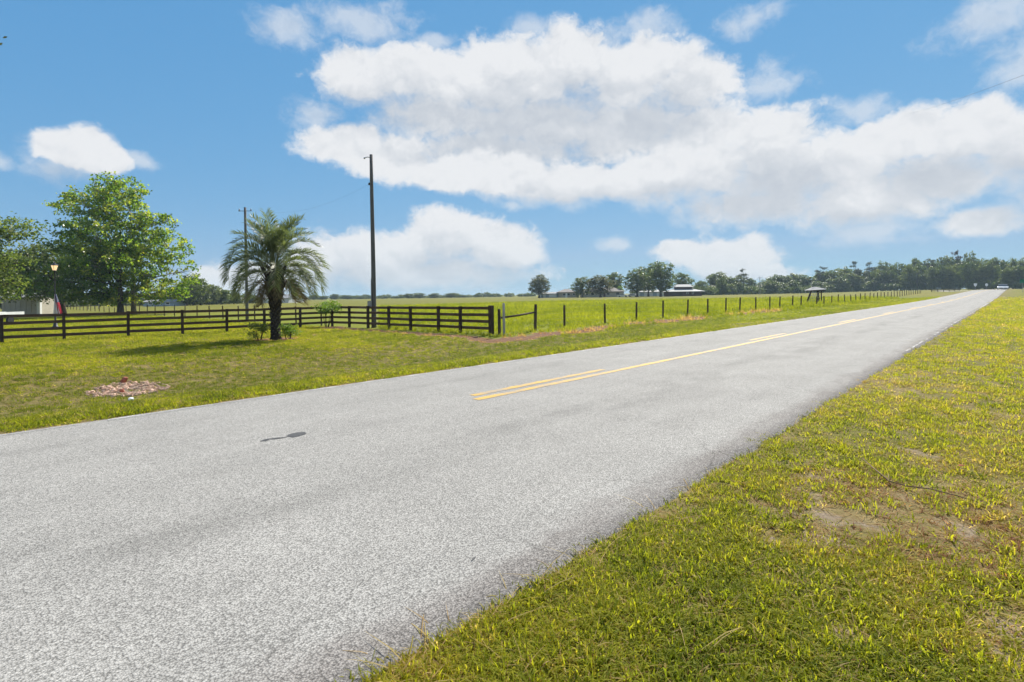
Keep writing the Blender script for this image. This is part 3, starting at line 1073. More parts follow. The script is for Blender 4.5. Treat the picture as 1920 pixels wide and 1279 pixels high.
Vv, Qq, tt = leaves_np(C, None, np.zeros_like(C), .26, rs, None, .4, 0)
link('hanging_moss', npmesh('hanging_moss', Vv, Qq, {'tint': ('FACE', tt)}), M['moss'], e)

# --- tree cut by the left edge
LT = onground(-40, 48)
lob = px_lobes(LT, LT.y, [(10, 425, 42, 26), (-60, 415, 60, 34), (-20, 460, 50, 34), (18, 490, 26, 20), (5, 530, 30, 22), (-70, 490, 70, 50), (-40, 545, 50, 26), (-110, 450, 60, 50), (30, 440, 24, 16)], .9, .3, 6, 1)
plant_tree('live_oak', LT, limbs_mesh('edge_oak_trunk', 2.2, lob, .36, 35, (0, 0), 9, 4), crown_mesh('edge_oak_crown', lob, .9, .26, 37, .38, 26, .6, .45),
           M['bark'], M['bush'], 'leafy tree cut off by the left edge of the picture')

# --- nearer tree whose twigs just reach into the top left corner
NT = Vector((-18.95, 13.6, 0)); NT.z = float(zg(NT.x, NT.y))
lob = [(0, 0, 9.2, 3.4, 3.4, 2.4), (2.6, .4, 8.6, 2.3, 2.3, 1.3), (-2.2, 1.2, 8.0, 2.4, 2.4, 1.8), (.3, -2.4, 7.6, 2.4, 2.2, 1.7), (.6, 2.6, 7.8, 2.3, 2.3, 1.7),
       (4.72, .2, 9.15, .8, .8, .36)]
plant_tree('live_oak', NT, limbs_mesh('near_oak_trunk', 3.0, lob, .3, 45, (0, 0), 9, 5), crown_mesh('near_oak_crown', lob, 1.3, .13, 47, .16, 26, .45, .4),
           M['bark'], M['oak2'], 'overhanging tree whose leafy twigs peek in at the top left corner')

# ------------------------------------------------------------------ distant tree prototypes
def env_lobes(rs, n, zc, hz, rad, q0, q1, flat=.78):
    """lobes filling an egg-shaped crown, uneven and gappy"""
    out = []
    for i in range(n):
        a = i * 2.39996 + rs.uniform(-.3, .3); f = -0.95 + 1.9 * (i + .5) / n
        rr = rad * math.sqrt(max(.05, 1 - f * f)) * rs.uniform(.55, .95)
        q = rs.uniform(q0, q1)
        out.append((rr * math.cos(a), rr * math.sin(a), zc + hz * f * rs.uniform(.85, 1.1), q, q, q * flat))
    return out


def oak_proto(k):
    rs = np.random.default_rng(100 + k)
    lobs = env_lobes(rs, 19, 5.6, 3.5, 3.4, 1.0, 1.7) + [(0, 0, 6.2, 1.8, 1.8, 1.6)]
    return limbs_mesh('oak_trunk_%d' % k, 1.6, lobs, .30, 200 + k, (0, 0), 7, 3), crown_mesh('oak_crown_%d' % k, lobs, .85, .40, 300 + k, .30, 15, .65, .5)


def wood_proto(k):
    """tree of a dense wood, leafy down to the ground"""
    rs = np.random.default_rng(130 + k)
    lobs = env_lobes(rs, 20, 5.2, 4.1, 3.0, 1.0, 1.75) + [(0, 0, 5.5, 1.8, 1.8, 2.2)]
    return limbs_mesh('wood_trunk_%d' % k, 1.0, lobs, .25, 230 + k, (0, 0), 6, 2), crown_mesh('wood_crown_%d' % k, lobs, .75, .44, 330 + k, .33, 14, .7, .45)


def pine_proto(k):
    rs = np.random.default_rng(160 + k)
    lobs = []
    for i in range(13):
        a = i * 2.4 + rs.uniform(-.4, .4); z = rs.uniform(5.0, 9.5); r_ = rs.uniform(.5, 2.4) * (1.25 - .10 * (z - 5))
        lobs.append((r_ * math.cos(a), r_ * math.sin(a), z, rs.uniform(.6, 1.15), rs.uniform(.6, 1.15), rs.uniform(.3, .55)))
    lobs.append((0, 0, 9.7, .7, .7, .4))
    return limbs_mesh('pine_trunk_%d' % k, 4.6, lobs, .17, 260 + k, (.2, .1), 6, 2), crown_mesh('pine_crown_%d' % k, lobs, 1.5, .34, 360 + k, .20, 12, .4, .3)


OAKS = [oak_proto(k) for k in range(4)]
WOODS = [wood_proto(k) for k in range(5)]
PINES = [pine_proto(k) for k in range(3)]


def put_tree(name, protos, i, px, Y, top_y, wpx, leaf, label, group=None, bark='bark', base_w=8.0):
    p = onground(px, Y)
    t = at(px, top_y, Y)
    sz = max(.2, (t.z - p.z) / (10.0 if protos is PINES else 9.1))
    sx = wpx * Y / FPX / base_w if wpx else sz * random.uniform(.9, 1.15)
    tr, cw = protos[i % len(protos)]
    lm = cw
    if cw.materials and cw.materials[0] != M[leaf]:
        lm = bpy.data.meshes.get(cw.name + '_' + leaf)
        if lm is None:
            lm = cw.copy(); lm.name = cw.name + '_' + leaf; lm.materials.clear()
    return plant_tree(name, p, tr, lm, M[bark], M[leaf], label, 'tree', group, random.uniform(0, 6.28), (sx, sx, sz))


# trees around the farmsteads (picture x, distance, top, width)
put_tree('oak_tree', OAKS, 0, 1011, 250, 518, 46, 'oak2', 'lone round oak on the pasture skyline left of the farmhouses')
put_tree('oak_tree', OAKS, 1, 1092, 238, 522, 40, 'oak', 'dark leftmost oak in the clump hiding the low tan house')
put_tree('oak_tree', OAKS, 2, 1126, 232, 519, 56, 'oak2', 'broad grey-green oak in front of the low tan house')
put_tree('oak_tree', OAKS, 3, 1152, 262, 513, 46, 'oak', 'taller oak rising behind the grey-green oak and the tan roof')
put_tree('oak_tree', OAKS, 0, 1195, 222, 508, 54, 'oak', 'big dark oak at the left of the clump beside the barn')
put_tree('oak_tree', OAKS, 2, 1216, 250, 499, 46, 'oak', 'tall oak in the middle of the clump beside the barn')
put_tree('oak_tree', OAKS, 1, 1239, 224, 496, 60, 'oak', 'tallest oak, spreading over the barn roof')
put_tree('oak_tree', OAKS, 3, 1279, 262, 513, 40, 'oak', 'rounded oak behind the barn roof')
put_tree('small_tree', WOODS, 1, 1163, 250, 538, 16, 'shrub', 'small yellow-green tree beside the tan roofed house')
put_tree('small_tree', WOODS, 2, 1083, 236, 545, 9, 'bush', 'small brownish shrub at the corner of the tan hip-roofed house')

# the dense wood on the right
tops = [(1300, 534), (1330, 518), (1360, 513), (1390, 520), (1420, 527), (1440, 517), (1475, 518), (1510, 514), (1545, 512), (1560, 508), (1600, 505), (1640, 502), (1680, 495),
        (1720, 489), (1760, 488), (1800, 483), (1850, 484), (1900, 488), (1960, 494), (2060, 500), (2200, 500)]
tx = [a for a, b_ in tops]; ty = [b_ for a, b_ in tops]
GW = 'trees of the far wood'
x = 1304.0; i = 0
while x < 2150:
    dpt = float(np.interp(x, [1300, 1400, 1600, 1750, 1900, 2100], [275, 300, 330, 300, 262, 240]))
    for row in range(2):
        Y = dpt + row * 16 + random.uniform(-5, 5)
        ty_ = float(np.interp(x, tx, ty)) + (random.uniform(-2, 8) if row else random.uniform(8, 26))
        put_tree('wood_tree', WOODS, i, x + random.uniform(-4, 4), Y, ty_, random.uniform(24, 36), 'wood_leaf' if i % 3 else 'oak',
                 'leafy tree in the dense wood along the right horizon', GW); i += 1
    x += 15.5 + random.uniform(-3, 3)
for k, (x, ty_, w_) in enumerate([(1394, 505, 30), (1540, 500, 30), (1604, 490, 30), (1632, 492, 34), (1742, 486, 34)]):
    Y = float(np.interp(x, [1300, 1400, 1600, 1750, 1900], [275, 300, 330, 300, 262])) + (-4 if k == 0 else 12)
    lab = 'lone thin pine standing clear at the left end of the far wood' if k == 0 else ['', 'first', 'second', 'third', 'fourth', 'fifth', 'sixth', 'seventh', 'eighth', 'ninth', 'tenth'][k] + ' thin pine from the left sticking up above the far wood'
    put_tree('pine_tree', PINES, k, x, Y, ty_, w_, 'pine', lab, None if k == 0 else 'pines above the far wood', base_w=6)
put_tree('pine_tree', PINES, 1, 1797, 300, 470, 26, 'rust_leaf', 'tallest pine of the far wood with a reddish flat crown', base_w=6)

# trees behind the sycamore and to the left horizon
GL = 'trees of the left hedgerow wood'
for k, (x, Y, ty_, w_) in enumerate([(350, 146, 527, 44), (376, 153, 527, 44), (362, 150, 522, 48), (392, 165, 536, 44), (415, 170, 543, 44), (438, 180, 550, 40), (462, 190, 554, 36), (345, 160, 545, 46), (330, 155, 540, 50), (478, 200, 556, 28),
                                     (300, 190, 552, 44), (270, 195, 553, 40), (235, 200, 552, 44), (200, 190, 550, 44), (170, 180, 548, 44), (140, 170, 545, 44), (40, 140, 540, 60), (5, 135, 535, 60), (-40, 130, 530, 60), (85, 150, 545, 50)]):
    put_tree('hedgerow_tree', WOODS, k, x, Y, ty_, w_, 'wood_leaf' if k % 2 else 'oak', 'dark leafy tree of the hedgerow wood showing right of the sycamore' if x > 325 else 'dark leafy tree of the hedgerow wood behind the sycamore and mossy oak', GL)
GC = 'trees on the middle skyline'
for k, (x, Y, ty_, w_) in enumerate([(546, 420, 556, 26), (566, 430, 555, 26), (588, 430, 553, 22), (605, 440, 555, 26), (628, 430, 552, 26), (652, 440, 554, 28), (676, 450, 556, 24), (722, 450, 555, 13), (740, 460, 559, 20),
                                     (766, 430, 551, 26), (786, 420, 550, 30), (815, 430, 551, 28), (846, 425, 550, 32), (868, 450, 557, 20), (890, 470, 558, 24), (936, 470, 557, 18), (957, 450, 554, 9), (985, 470, 558, 30), (700, 460, 558, 20)]):
    put_tree('skyline_tree', WOODS, k + 1, x, Y, ty_, w_, 'wood_leaf', ('small far tree on the skyline between the palm and the tall pole' if x < 700 else 'small far tree on the skyline right of the tall pole'), GC)

# tangled undergrowth closing the foot of the woods
def undergrowth(name, path, hgt, wid, mat, label, seed, per_m=1.1, ls=.5):
    rs = np.random.default_rng(seed); lobs = []
    for (x0, Y0), (x1, Y1) in zip(path, path[1:]):
        a, c = onground(x0, Y0), onground(x1, Y1); n = max(2, int((c - a).length / wid * per_m))
        for k in range(n):
            q = a.lerp(c, (k + rs.uniform()) / n); g = float(zg(q.x, q.y)); h = hgt * rs.uniform(.6, 1.25)
            lobs.append((q.x, q.y + rs.normal(0, wid * .4), g + h * .5, wid * .7, wid * .6, h * .55))
    tag(link(name, crown_mesh(name, lobs, .55, ls, seed + 1, .4, 14, .7, .45), M[mat]), label, 'undergrowth', None, 'stuff')


undergrowth('undergrowth', [(1302, 272), (1400, 296), (1600, 326), (1750, 297), (1895, 258), (2100, 236)], 4.2, 4.0, 'oak', 'dark tangled undergrowth along the foot of the far wood', 801, 1.9)
undergrowth('hedge_undergrowth', [(-60, 132), (60, 142), (200, 185), (330, 152), (480, 196)], 3.4, 3.4, 'wood_leaf', 'low dense scrub along the left hedgerow wood', 811, 1.9)
undergrowth('skyline_scrub', [(540, 436), (700, 468), (860, 452), (1010, 470)], 3.0, 6.0, 'wood_leaf', 'thin line of scrub on the middle skyline', 821, 1.0, .7)

# ------------------------------------------------------------------ shrubs
def shrub(name, p, w, h, mat, label, seed, n_st=6, dens=3.2, ls=.10, base=.3):
    rs = np.random.default_rng(seed)
    e = empty(name, p, label, 'shrub')
    lobs = []
    for k in range(9):
        a = k * 2.4
        lobs.append((math.cos(a) * w * .26 * rs.uniform(.4, 1.2), math.sin(a) * w * .26 * rs.uniform(.4, 1.2), h * rs.uniform(base + .15, .82), w * .22, w * .22, h * .16))
    b = MB()
    for k in range(n_st):
        a = k * 2.4 + .3; l = lobs[k % 9]
        b.tube([(math.cos(a) * .07, math.sin(a) * .07, -.1), (l[0] * .5 + math.cos(a) * .05, l[1] * .5, l[2] * .55), (l[0], l[1], l[2])], [.018, .014, .006], 5)
    b.obj('stems', M['bark'], e, True)
    link('foliage', crown_mesh(name + '_leaves', lobs, dens, ls, seed + 1, w * .07, 22, .5, .2), mat, e)
    return e


sp_ = hit(621, 612.5) + Vector((-.1, -.55, 0)); sp_.z = float(zg(sp_.x, sp_.y))
shrub('corner_shrub', sp_, 2.0, 1.85, M['shrub'], 'bright yellow-green shrub at the corner of the board fence', 51, 7, 3.0, .13, .42)
p = PALM_P + Vector((-.72, -.1, 0)); p.z = float(zg(p.x, p.y))
shrub('low_shrub', p, 1.3, .85, M['bush'], 'low greyish shrub left of the palm trunk', 61, 6, 4.5, .08, .1)
p = PALM_P + Vector((.62, -.12, 0)); p.z = float(zg(p.x, p.y))
shrub('low_shrub', p, 1.2, .8, M['shrub'], 'low bright green shrub right of the palm trunk', 71, 6, 4.5, .09, .1)

# ------------------------------------------------------------------ pindo palm
pr = np.random.default_rng(77)


def frond_mesh(k, elev, length, bend, old=False):
    """rachis and leaflets; grows along +X from the origin, bending down"""
    rs = np.random.default_rng(500 + k)
    n = 22
    pts = [Vector((0, 0, 0))]; th = elev; dirs = []
    for i in range(n):
        d = Vector((math.cos(th), 0, math.sin(th))); dirs.append(d)
        pts.append(pts[-1] + d * (length / n))
        th -= bend / n * (0.5 + 1.5 * (i / n))
    b = MB(); b.tube(pts, list(np.linspace(.026, .005, n + 1)), 5)
    nrach = len(b.F); tints = [.85] * nrach
    side = Vector((0, 1, 0))
    for i in range(5, n + 1):
        for q in range(3):
            f = (i - 1 + q / 3) / n
            if f < .2: continue
            j = min(n - 1, int(f * n)); base = pts[j].lerp(pts[j + 1], f * n - j); d = dirs[j]; nn = side.cross(d) * -1
            for s_ in (-1, 1):
                L = (.36 + .34 * math.sin(min(1, f * 1.15) * math.pi * .85)) * rs.uniform(.85, 1.1)
                a = R(rs.normal(46, 6)); vv = R(rs.normal(38, 9))
                dr = d * math.cos(a) + (side * s_ * math.cos(vv) + nn * math.sin(vv)) * math.sin(a)
                w_ = d * .018
                mid = base + dr * L * .5; tip = base + dr * L + Vector((0, 0, -.22 * L)) + Vector(rs.normal(0, .012, 3))
                i0 = len(b.V)
                b.V += [tuple(base - w_ * .6), tuple(base + w_ * .6), tuple(mid + w_), tuple(mid - w_), tuple(tip)]
                b.F += [(i0, i0 + 1, i0 + 2, i0 + 3), (i0 + 3, i0 + 2, i0 + 4)]
                t_ = rs.uniform(0, .8); tints += [t_, t_]
    me = b.mesh('frond_%d' % k)
    a = me.attributes.new('tint', 'FLOAT', 'FACE'); a.data.foreach_set('value', np.array(tints, np.float32))
    me.materials.append(M['frond_old'] if old else M['frond'])
    return me


palm = empty('pindo_palm', PALM_P, 'stout pindo palm with arching grey-green fronds on the lawn', 'palm tree')
HC = 3.25
prof = [(.33, -.2), (.27, .0), (.22, .15), (.20, .6), (.20, 1.2), (.22, 1.6), (.28, 2.1), (.35, 2.7), (.34, 3.1), (.2, 3.4), (0, 3.5)]
tb = MB(); tb.lathe(prof, 18)
tb.V = [(x + float(vnoise(x * 9 + z * 7, y * 9 + z * 5, 2) - .5) * .05, y + float(vnoise(x * 9 - z * 7, y * 9 + z * 3, 4) - .5) * .05, z) for x, y, z in tb.V]
tb.obj('trunk', M['palm_trunk'], palm, True)
# stubs of cut leaf stalks up the trunk
bm_ = MB()
for k in range(210):
    z = .15 + 2.9 * (k / 210) ** .9; a = k * 2.39996
    r_ = float(np.interp(z, [q[1] for q in prof], [q[0] for q in prof])) - .02
    L = np.interp(z, [.2, 1.5, 2.2, 3.0], [.05, .12, .40, .6]) * pr.uniform(.5, 1.5)
    o_ = Vector((math.cos(a), math.sin(a), 0)); up = Vector((0, 0, 1)); s_ = Vector((-math.sin(a), math.cos(a), 0))
    p0 = o_ * r_ + up * z
    tl = R(np.interp(z, [.2, 1.5, 3.0], [40, 52, 62]) + pr.normal(0, 8))
    t_ = p0 + (o_ * math.cos(tl) + up * math.sin(tl)) * L
    bm_.tube([p0, p0.lerp(t_, .5), t_], [.05, .034, .014], 4)
bm_.obj('leaf_stubs', M['palm_boot'], palm)['kind'] = 'stuff'
FR = []
specs = [(86, 2.3, 45), (76, 2.5, 68), (66, 2.65, 88), (54, 2.65, 112), (42, 2.6, 120), (28, 2.55, 112), (8, 2.3, 86)]
for k, (e_, l_, b_) in enumerate(specs):
    for q in range(2):
        FR.append(frond_mesh(k * 2 + q, R(e_ + (q - .5) * 8), l_ * (1.0 + .06 * q), R(b_ + 12 * q), False))
OLD = [frond_mesh(40 + q, R(-30 - 12 * q), 1.7, R(45), True) for q in range(2)]
nF = 54
for k in range(nF):
    f = k / (nF - 1)
    i = min(13, int(f ** 1.05 * 13.99))
    a = k * 2.39996 + pr.normal(0, .12)
    o = link('frond', FR[i], None, palm)
    o.location = (math.cos(a) * .12, math.sin(a) * .12, HC + .35 - .55 * f)
    o.rotation_euler = (pr.normal(0, .14), 0, a)
    sc_ = pr.uniform(.86, 1.06); o.scale = (sc_,) * 3
for k in range(9):
    a = k * 2.39996 + .4
    o = link('dead_frond', OLD[k % 2], None, palm)
    o.location = (math.cos(a) * .2, math.sin(a) * .2, HC - .35); o.rotation_euler = (pr.normal(0, .2), 0, a); sc_ = pr.uniform(.6, .95); o.scale = (sc_,) * 3

# ------------------------------------------------------------------ lamp post with flag
lp = hit(104, 616)
le = empty('lamp_post', lp, 'black lamp post with a lit lantern behind the board fence', 'lamp post')
lt = at(102, 493, lp.y).z - lp.z
b = MB().lathe([(.20, -.05), (.20, .12), (.13, .18), (.10, .55), (.055, .62), (.045, lt - .7), (.06, lt - .66), (.06, lt - .6)], 12)
b.obj('shaft', M['black'], le, True)
MB().lathe([(.06, lt - .60), (.14, lt - .56), (.10, lt - .52)], 8).obj('lantern_base', M['black'], le)
MB().lathe([(.10, lt - .52), (.20, lt - .18), (0, lt - .17)], 8).obj('lantern_glass', M['lampglass'], le)
MB().lathe([(.23, lt - .19), (.22, lt - .15), (.06, lt - .02), (.03, lt + .06), (0, lt + .1)], 8).obj('lantern_cap', M['black'], le)
cb = MB()
for k in range(4):
    a = k * math.pi / 2 + .4
    cb.beam((math.cos(a) * .105, math.sin(a) * .105, lt - .52), (math.cos(a) * .205, math.sin(a) * .205, lt - .18), .015, .015)
cb.obj('lantern_frame', M['black'], le)
MB().tube([(0, 0, 2.35), (.16, -.12, 2.42)], .012, 6).obj('flag_bracket', M['metal'], le)


def flag_material():
    m, out = newmat('striped_flag_cloth')
    uvn = N.node('ShaderNodeUVMap', uv_map='UVMap'); p = N(uvn.outputs[0]); a, h, _ = N.sep(p)
    st = N.m('GREATER_THAN', N.m('FRACT', h * 3.5), 0.5)
    c = N.mix(st, (0.50, 0.025, 0.045), (0.72, 0.70, 0.68))
    vor = N.node('ShaderNodeTexVoronoi', voronoi_dimensions='2D'); N.put(vor.inputs['Vector'], N.v('MULTIPLY', p, (1.6, 1, 1)))
    vor.inputs['Scale'].default_value = 14; vor.inputs['Randomness'].default_value = 0.0
    can = N.mix(N.m('LESS_THAN', N(vor.outputs['Distance']), .25), (0.02, 0.03, 0.12), (0.7, 0.7, 0.7))
    k = N.m('MULTIPLY', N.m('LESS_THAN', a, 0.4), N.m('GREATER_THAN', h, 0.46))
    finish(out, N.mix(k, c, can), 0.8)
    return m


b = MB(); nx, ny = 26, 12; uvs = []
for j in range(ny + 1):
    f = j / ny
    for i in range(nx + 1):
        h = i / nx
        w_ = .12 + .52 * f
        x = .10 + (h - .35) * w_ + .05 * f; y = -.10 + math.sin(h * 19 + f * 2) * (.05 + .05 * f)
        b.V.append((x, y, 2.40 - 1.42 * f - .12 * (1 - h) * f)); uvs.append((f, h))
for j in range(ny):
    for i in range(nx):
        q = j * (nx + 1) + i; b.F.append((q, q + 1, q + nx + 2, q + nx + 1))
me = b.mesh('flag', True)
ul_ = me.uv_layers.new(name='UVMap')
li = np.zeros(len(me.loops), np.int32); me.loops.foreach_get('vertex_index', li)
ul_.data.foreach_set('uv', np.array(uvs, np.float32)[li].ravel())
fl = link('flag', me, flag_material())
fl.location = lp
tag(fl, 'limp red, white and blue striped flag hanging from the lamp post', 'flag')

# ------------------------------------------------------------------ buildings
def building(name, px0, px1, Y, z_wall, depth, mat, label, roof='gable', z_roof=None, rmat='roof_metal', over=.5, base=None, rz=0.0, wins=(), doors=(), cat='house', fascia='white'):
    """front wall faces the camera side; wins and doors: (x centre 0..1, width m, z0, z1)"""
    a = onground((px0 + px1) / 2, Y); w = (px1 - px0) * Y / FPX
    e = empty(name, a, label, cat, None, rz)
    h = z_wall
    b = MB(); b.box((0, depth / 2, h / 2 - .2), (w, depth, h + .4)).obj('wall', M[mat], e)
    zr = z_roof if z_roof else h + 2
    o = over
    x0, x1, y0, y1 = -w / 2 - o, w / 2 + o, -o, depth + o
    rb = MB()
    if roof == 'gable':      # ridge along x
        ym = depth / 2
        A = [(x0, y0, h), (x1, y0, h), (x1, ym, zr), (x0, ym, zr), (x0, y1, h), (x1, y1, h)]
        t = .15
        rb.quad(A[0], A[1], A[2], A[3]); rb.quad(A[3], A[2], A[5], A[4])
        B = [(p[0], p[1], p[2] - t) for p in A]
        rb.quad(B[3], B[2], B[1], B[0]); rb.quad(B[4], B[5], B[2], B[3])
        rb.quad(A[0], B[0], B[1], A[1]); rb.quad(A[4], A[5], B[5], B[4])
        for i, j, k in ((0, 3, 4), (1, 2, 5)):
            rb.quad(A[i], A[j], B[j], B[i]); rb.quad(A[j], A[k], B[k], B[j])
        gb = MB(); gb.poly([(-w / 2, 0, h), (-w / 2, depth, h), (-w / 2, ym, zr - .2)]); gb.poly([(w / 2, 0, h), (w / 2, depth, h), (w / 2, ym, zr - .2)])
        gb.obj('gable', M[mat], e)
    else:                    # hip
        ym = depth / 2; ins = min(w / 2 * .9, depth / 2 + o)
        A = [(x0, y0, h), (x1, y0, h), (x1, y1, h), (x0, y1, h), (x0 + ins, ym, zr), (x1 - ins, ym, zr)]
        rb.quad(A[0], A[1], A[5], A[4]); rb.quad(A[2], A[3], A[4], A[5]); rb.poly([A[1], A[2], A[5]]); rb.poly([A[3], A[0], A[4]])
        rb.poly([(p[0], p[1], h - .12) for p in A[3::-1]])
        for i in range(4):
            p, q = A[i], A[(i + 1) % 4]; rb.quad(p, (p[0], p[1], h - .12), (q[0], q[1], h - .12), q)
    rb.obj('roof', M[rmat], e)
    for (cx, ww, z0, z1) in wins:
        x = -w / 2 + w * cx
        wn = MB().box((x, -.02, (z0 + z1) / 2), (ww + .2, .1, z1 - z0 + .2)).obj('window', M['white'], e)
        MB().box((x, -.06, (z0 + z1) / 2), (ww, .06, z1 - z0)).obj('pane', M['glass'], wn)
    for (cx, ww, z0, z1, dm) in doors:
        x = -w / 2 + w * cx
        MB().box((x, -.03, (z0 + z1) / 2), (ww, .1, z1 - z0)).obj('door', M[dm], e)
    return e, w


e, w = building('farm_house', 1048, 1081, 252, 2.6, 9, 'wall_tan', 'tan hip-roofed farmhouse beside the pale carport', 'hip', 4.1, 'roof_shingle', .6,
                wins=((.3, 1.2, 1, 2), (.55, 1.2, 1, 2), (.85, 1.0, 1, 2)), doors=((.42, 1.0, 0, 2.1, 'white'),))
e, w = building('carport', 1014, 1047, 256, 2.0, 6, 'wall_blue', 'low pale blue-grey outbuilding with white doors left of the tan farmhouse', 'gable', 2.8, 'roof_metal', .4,
                doors=((.68, 3.6, .3, 1.8, 'white'), (.2, 1.4, .2, 1.8, 'wall_white')), cat='outbuilding')
e, w = building('ranch_house', 1092, 1170, 247, 2.6, 9, 'wall_beige', 'long low house with taupe shingle roof half hidden by the grey-green oak', 'hip', 4.6, 'roof_shingle', .7,
                wins=((.1, 1.4, 1, 2.1), (.25, 1.4, 1, 2.1), (.45, 1.6, 1, 2.1), (.62, 1.4, 1, 2.1), (.85, 1.6, 1, 2.1)), doors=((.53, 1.0, 0, 2.1, 'wall_red'),))
e, w = building('barn', 1256, 1316, 232, 2.1, 9, 'wall_red', 'dark red barn with two tiers of pale metal roof', 'hip', 3.6, 'roof_metal', 1.2,
                wins=((.55, .6, 1, 1.7), (.72, .6, 1, 1.7)), doors=((.35, 1.2, 0, 1.9, 'wood_dark'),), cat='barn')
MB().box((.2, 4.5, 3.6), (7.0, 3.0, 1.4)).obj('upper_wall', M['wall_red'], e)
b = MB(); A = [(-3.9, 2.2, 4.1), (4.3, 2.2, 4.1), (4.3, 6.8, 4.1), (-3.9, 6.8, 4.1), (-2.6, 4.5, 5.2), (3.0, 4.5, 5.2)]
b.quad(A[0], A[1], A[5], A[4]); b.quad(A[2], A[3], A[4], A[5]); b.poly([A[1], A[2], A[5]]); b.poly([A[3], A[0], A[4]])
b.poly([(p[0], p[1], 3.98) for p in A[3::-1]])
for i in range(4):
    p, q = A[i], A[(i + 1) % 4]; b.quad(p, (p[0], p[1], 3.98), (q[0], q[1], 3.98), q)
b.obj('upper_roof', M['roof_metal'], e)
building('pole_shed', 1186, 1246, 262, 2.2, 6, 'wall_white', 'pale low shed showing between the oak trunks left of the barn', 'gable', 3.2, 'roof_metal', .4, cat='shed',
         doors=((.3, 2.0, 0, 2, 'wall_blue'), (.7, 2.0, 0, 2, 'wall_blue')))
building('white_barn', 484, 545, 190, 1.7, 9, 'wall_white', 'white metal barn behind the palm trunk on the left skyline', 'gable', 3.1, 'roof_metal', .3, rz=-.25, cat='barn',
         doors=((.5, 2.4, 0, 1.6, 'wall_blue'),))
building('low_shed', 268, 326, 142, 1.25, 5, 'wall_blue', 'low blue-grey shed seen under the sycamore branches', 'gable', 1.8, 'roof_metal', .3, cat='shed',
         wins=((.25, .9, .5, 1.0), (.5, .9, .5, 1.0), (.8, .9, .5, 1.0)))
e, w = building('garden_shed', 8, 69, 74, 2.5, 4.5, 'wall_beige', 'beige shed wall under the dark oak at the far left', 'gable', 3.3, 'roof_metal', .3, rz=.18, cat='shed')
for k in range(7):
    MB().box((-w / 2 + w * (k + .5) / 7, -.03, 1.2), (.05, .05, 2.4)).obj('wall_rib', M['wall_beige'], e)
MB().box((w / 2 + .0, .0, 1.25), (.4, .4, 2.5)).obj('painted_sunlit_end', M['wall_white'], e)  # white strip paints in the sunlit end face of the beige wall

# small things beside them
te = empty('utility_trailer', onground(-2, 47), 'white utility trailer poking in at the left edge behind the fence', 'trailer')
MB().box((0, 0, .62), (1.7, 3.0, .10)).obj('deck', M['wall_white'], te)
for s_ in (-.82, .82):
    MB().box((s_, 0, .86), (.06, 3.0, .36)).obj('side_rail', M['white'], te)
MB().box((0, -1.48, .92), (1.58, .05, .34)).obj('painted_interior_shade', M['glass'], te)  # dark panel colours in the shaded interior below the top rail
MB().box((0, -1.5, 1.12), (1.72, .08, .08)).obj('top_rail', M['white'], te)
for s_ in (-.95, .95):
    MB().tube([(s_ - .09, 0, .31), (s_ + .09, 0, .31)], .31, 14).obj('wheel', M['rubber'], te)
ke = empty('lean_to_frame', onground(174, 108), 'small pale slanted frame standing on the grass left of the sycamore trunks', 'frame')
MB().beam((-1.1, 0, .75), (.5, 0, 1.35), .9, .05).obj('sloping_panel', M['wall_white'], ke)
for x_, h_ in ((-.95, .78), (.35, 1.27), (1.15, 1.0)):
    MB().beam((x_, 0, -.1), (x_, 0, h_), .08, .08).obj('leg', M['wood_grey'], ke)
MB().beam((.5, 0, 1.3), (1.2, 0, 1.0), .6, .05).obj('short_panel', M['wood_grey'], ke)

# roofed stock shelter by the fence
sp_ = uvp(80.5, 19.0)
Ysh = sp_.y
se = empty('stock_shelter', onground(1529, Ysh), 'small open shelter with a pale hipped roof beside the pasture fence', 'shelter')
zb = 1.70; ws = 1.12
A = [(-ws, -.75, zb), (ws, -.75, zb + .12), (ws, .75, zb + .12), (-ws, .75, zb), (-.3, 0, zb + .46), (.15, 0, zb + .46)]
b = MB(); b.quad(A[0], A[1], A[5], A[4]); b.quad(A[2], A[3], A[4], A[5]); b.poly([A[1], A[2], A[5]]); b.poly([A[3], A[0], A[4]]); b.quad(A[3], A[2], A[1], A[0])
b.obj('roof', M['roof_metal'], se)
MB().box((0, 0, zb - .06), (1.9, 1.2, .1)).obj('roof_beam', M['wood_dark'], se)
for x_, y_ in ((.15, -.5), (.55, .5), (.5, -.5)):
    MB().beam((x_, y_, -.2), (x_, y_, zb - .1), .10, .10).obj('leg', M['wood_dark'], se)
MB().beam((-1.55, -.55, -.1), (-.85, -.5, zb - .1), .18, .14).obj('slanted_brace', M['wood_dark'], se)
MB().beam((.0, -.6, 0), (.22, -.55, .7), .09, .09).obj('prop', M['wood_dark'], se)
for k in range(4):
    MB().beam((-1.2 + k * .05, -.55, .3 + k * .35), (.15, -.55, .35 + k * .35), .03, .04).obj('panel_bar', M['metal'], se)
for k in range(4):
    MB().beam((-1.15 + k * .3, -.55, .1), (-.85 + k * .3, -.55, 1.5), .03, .03).obj('panel_upright', M['metal'], se)

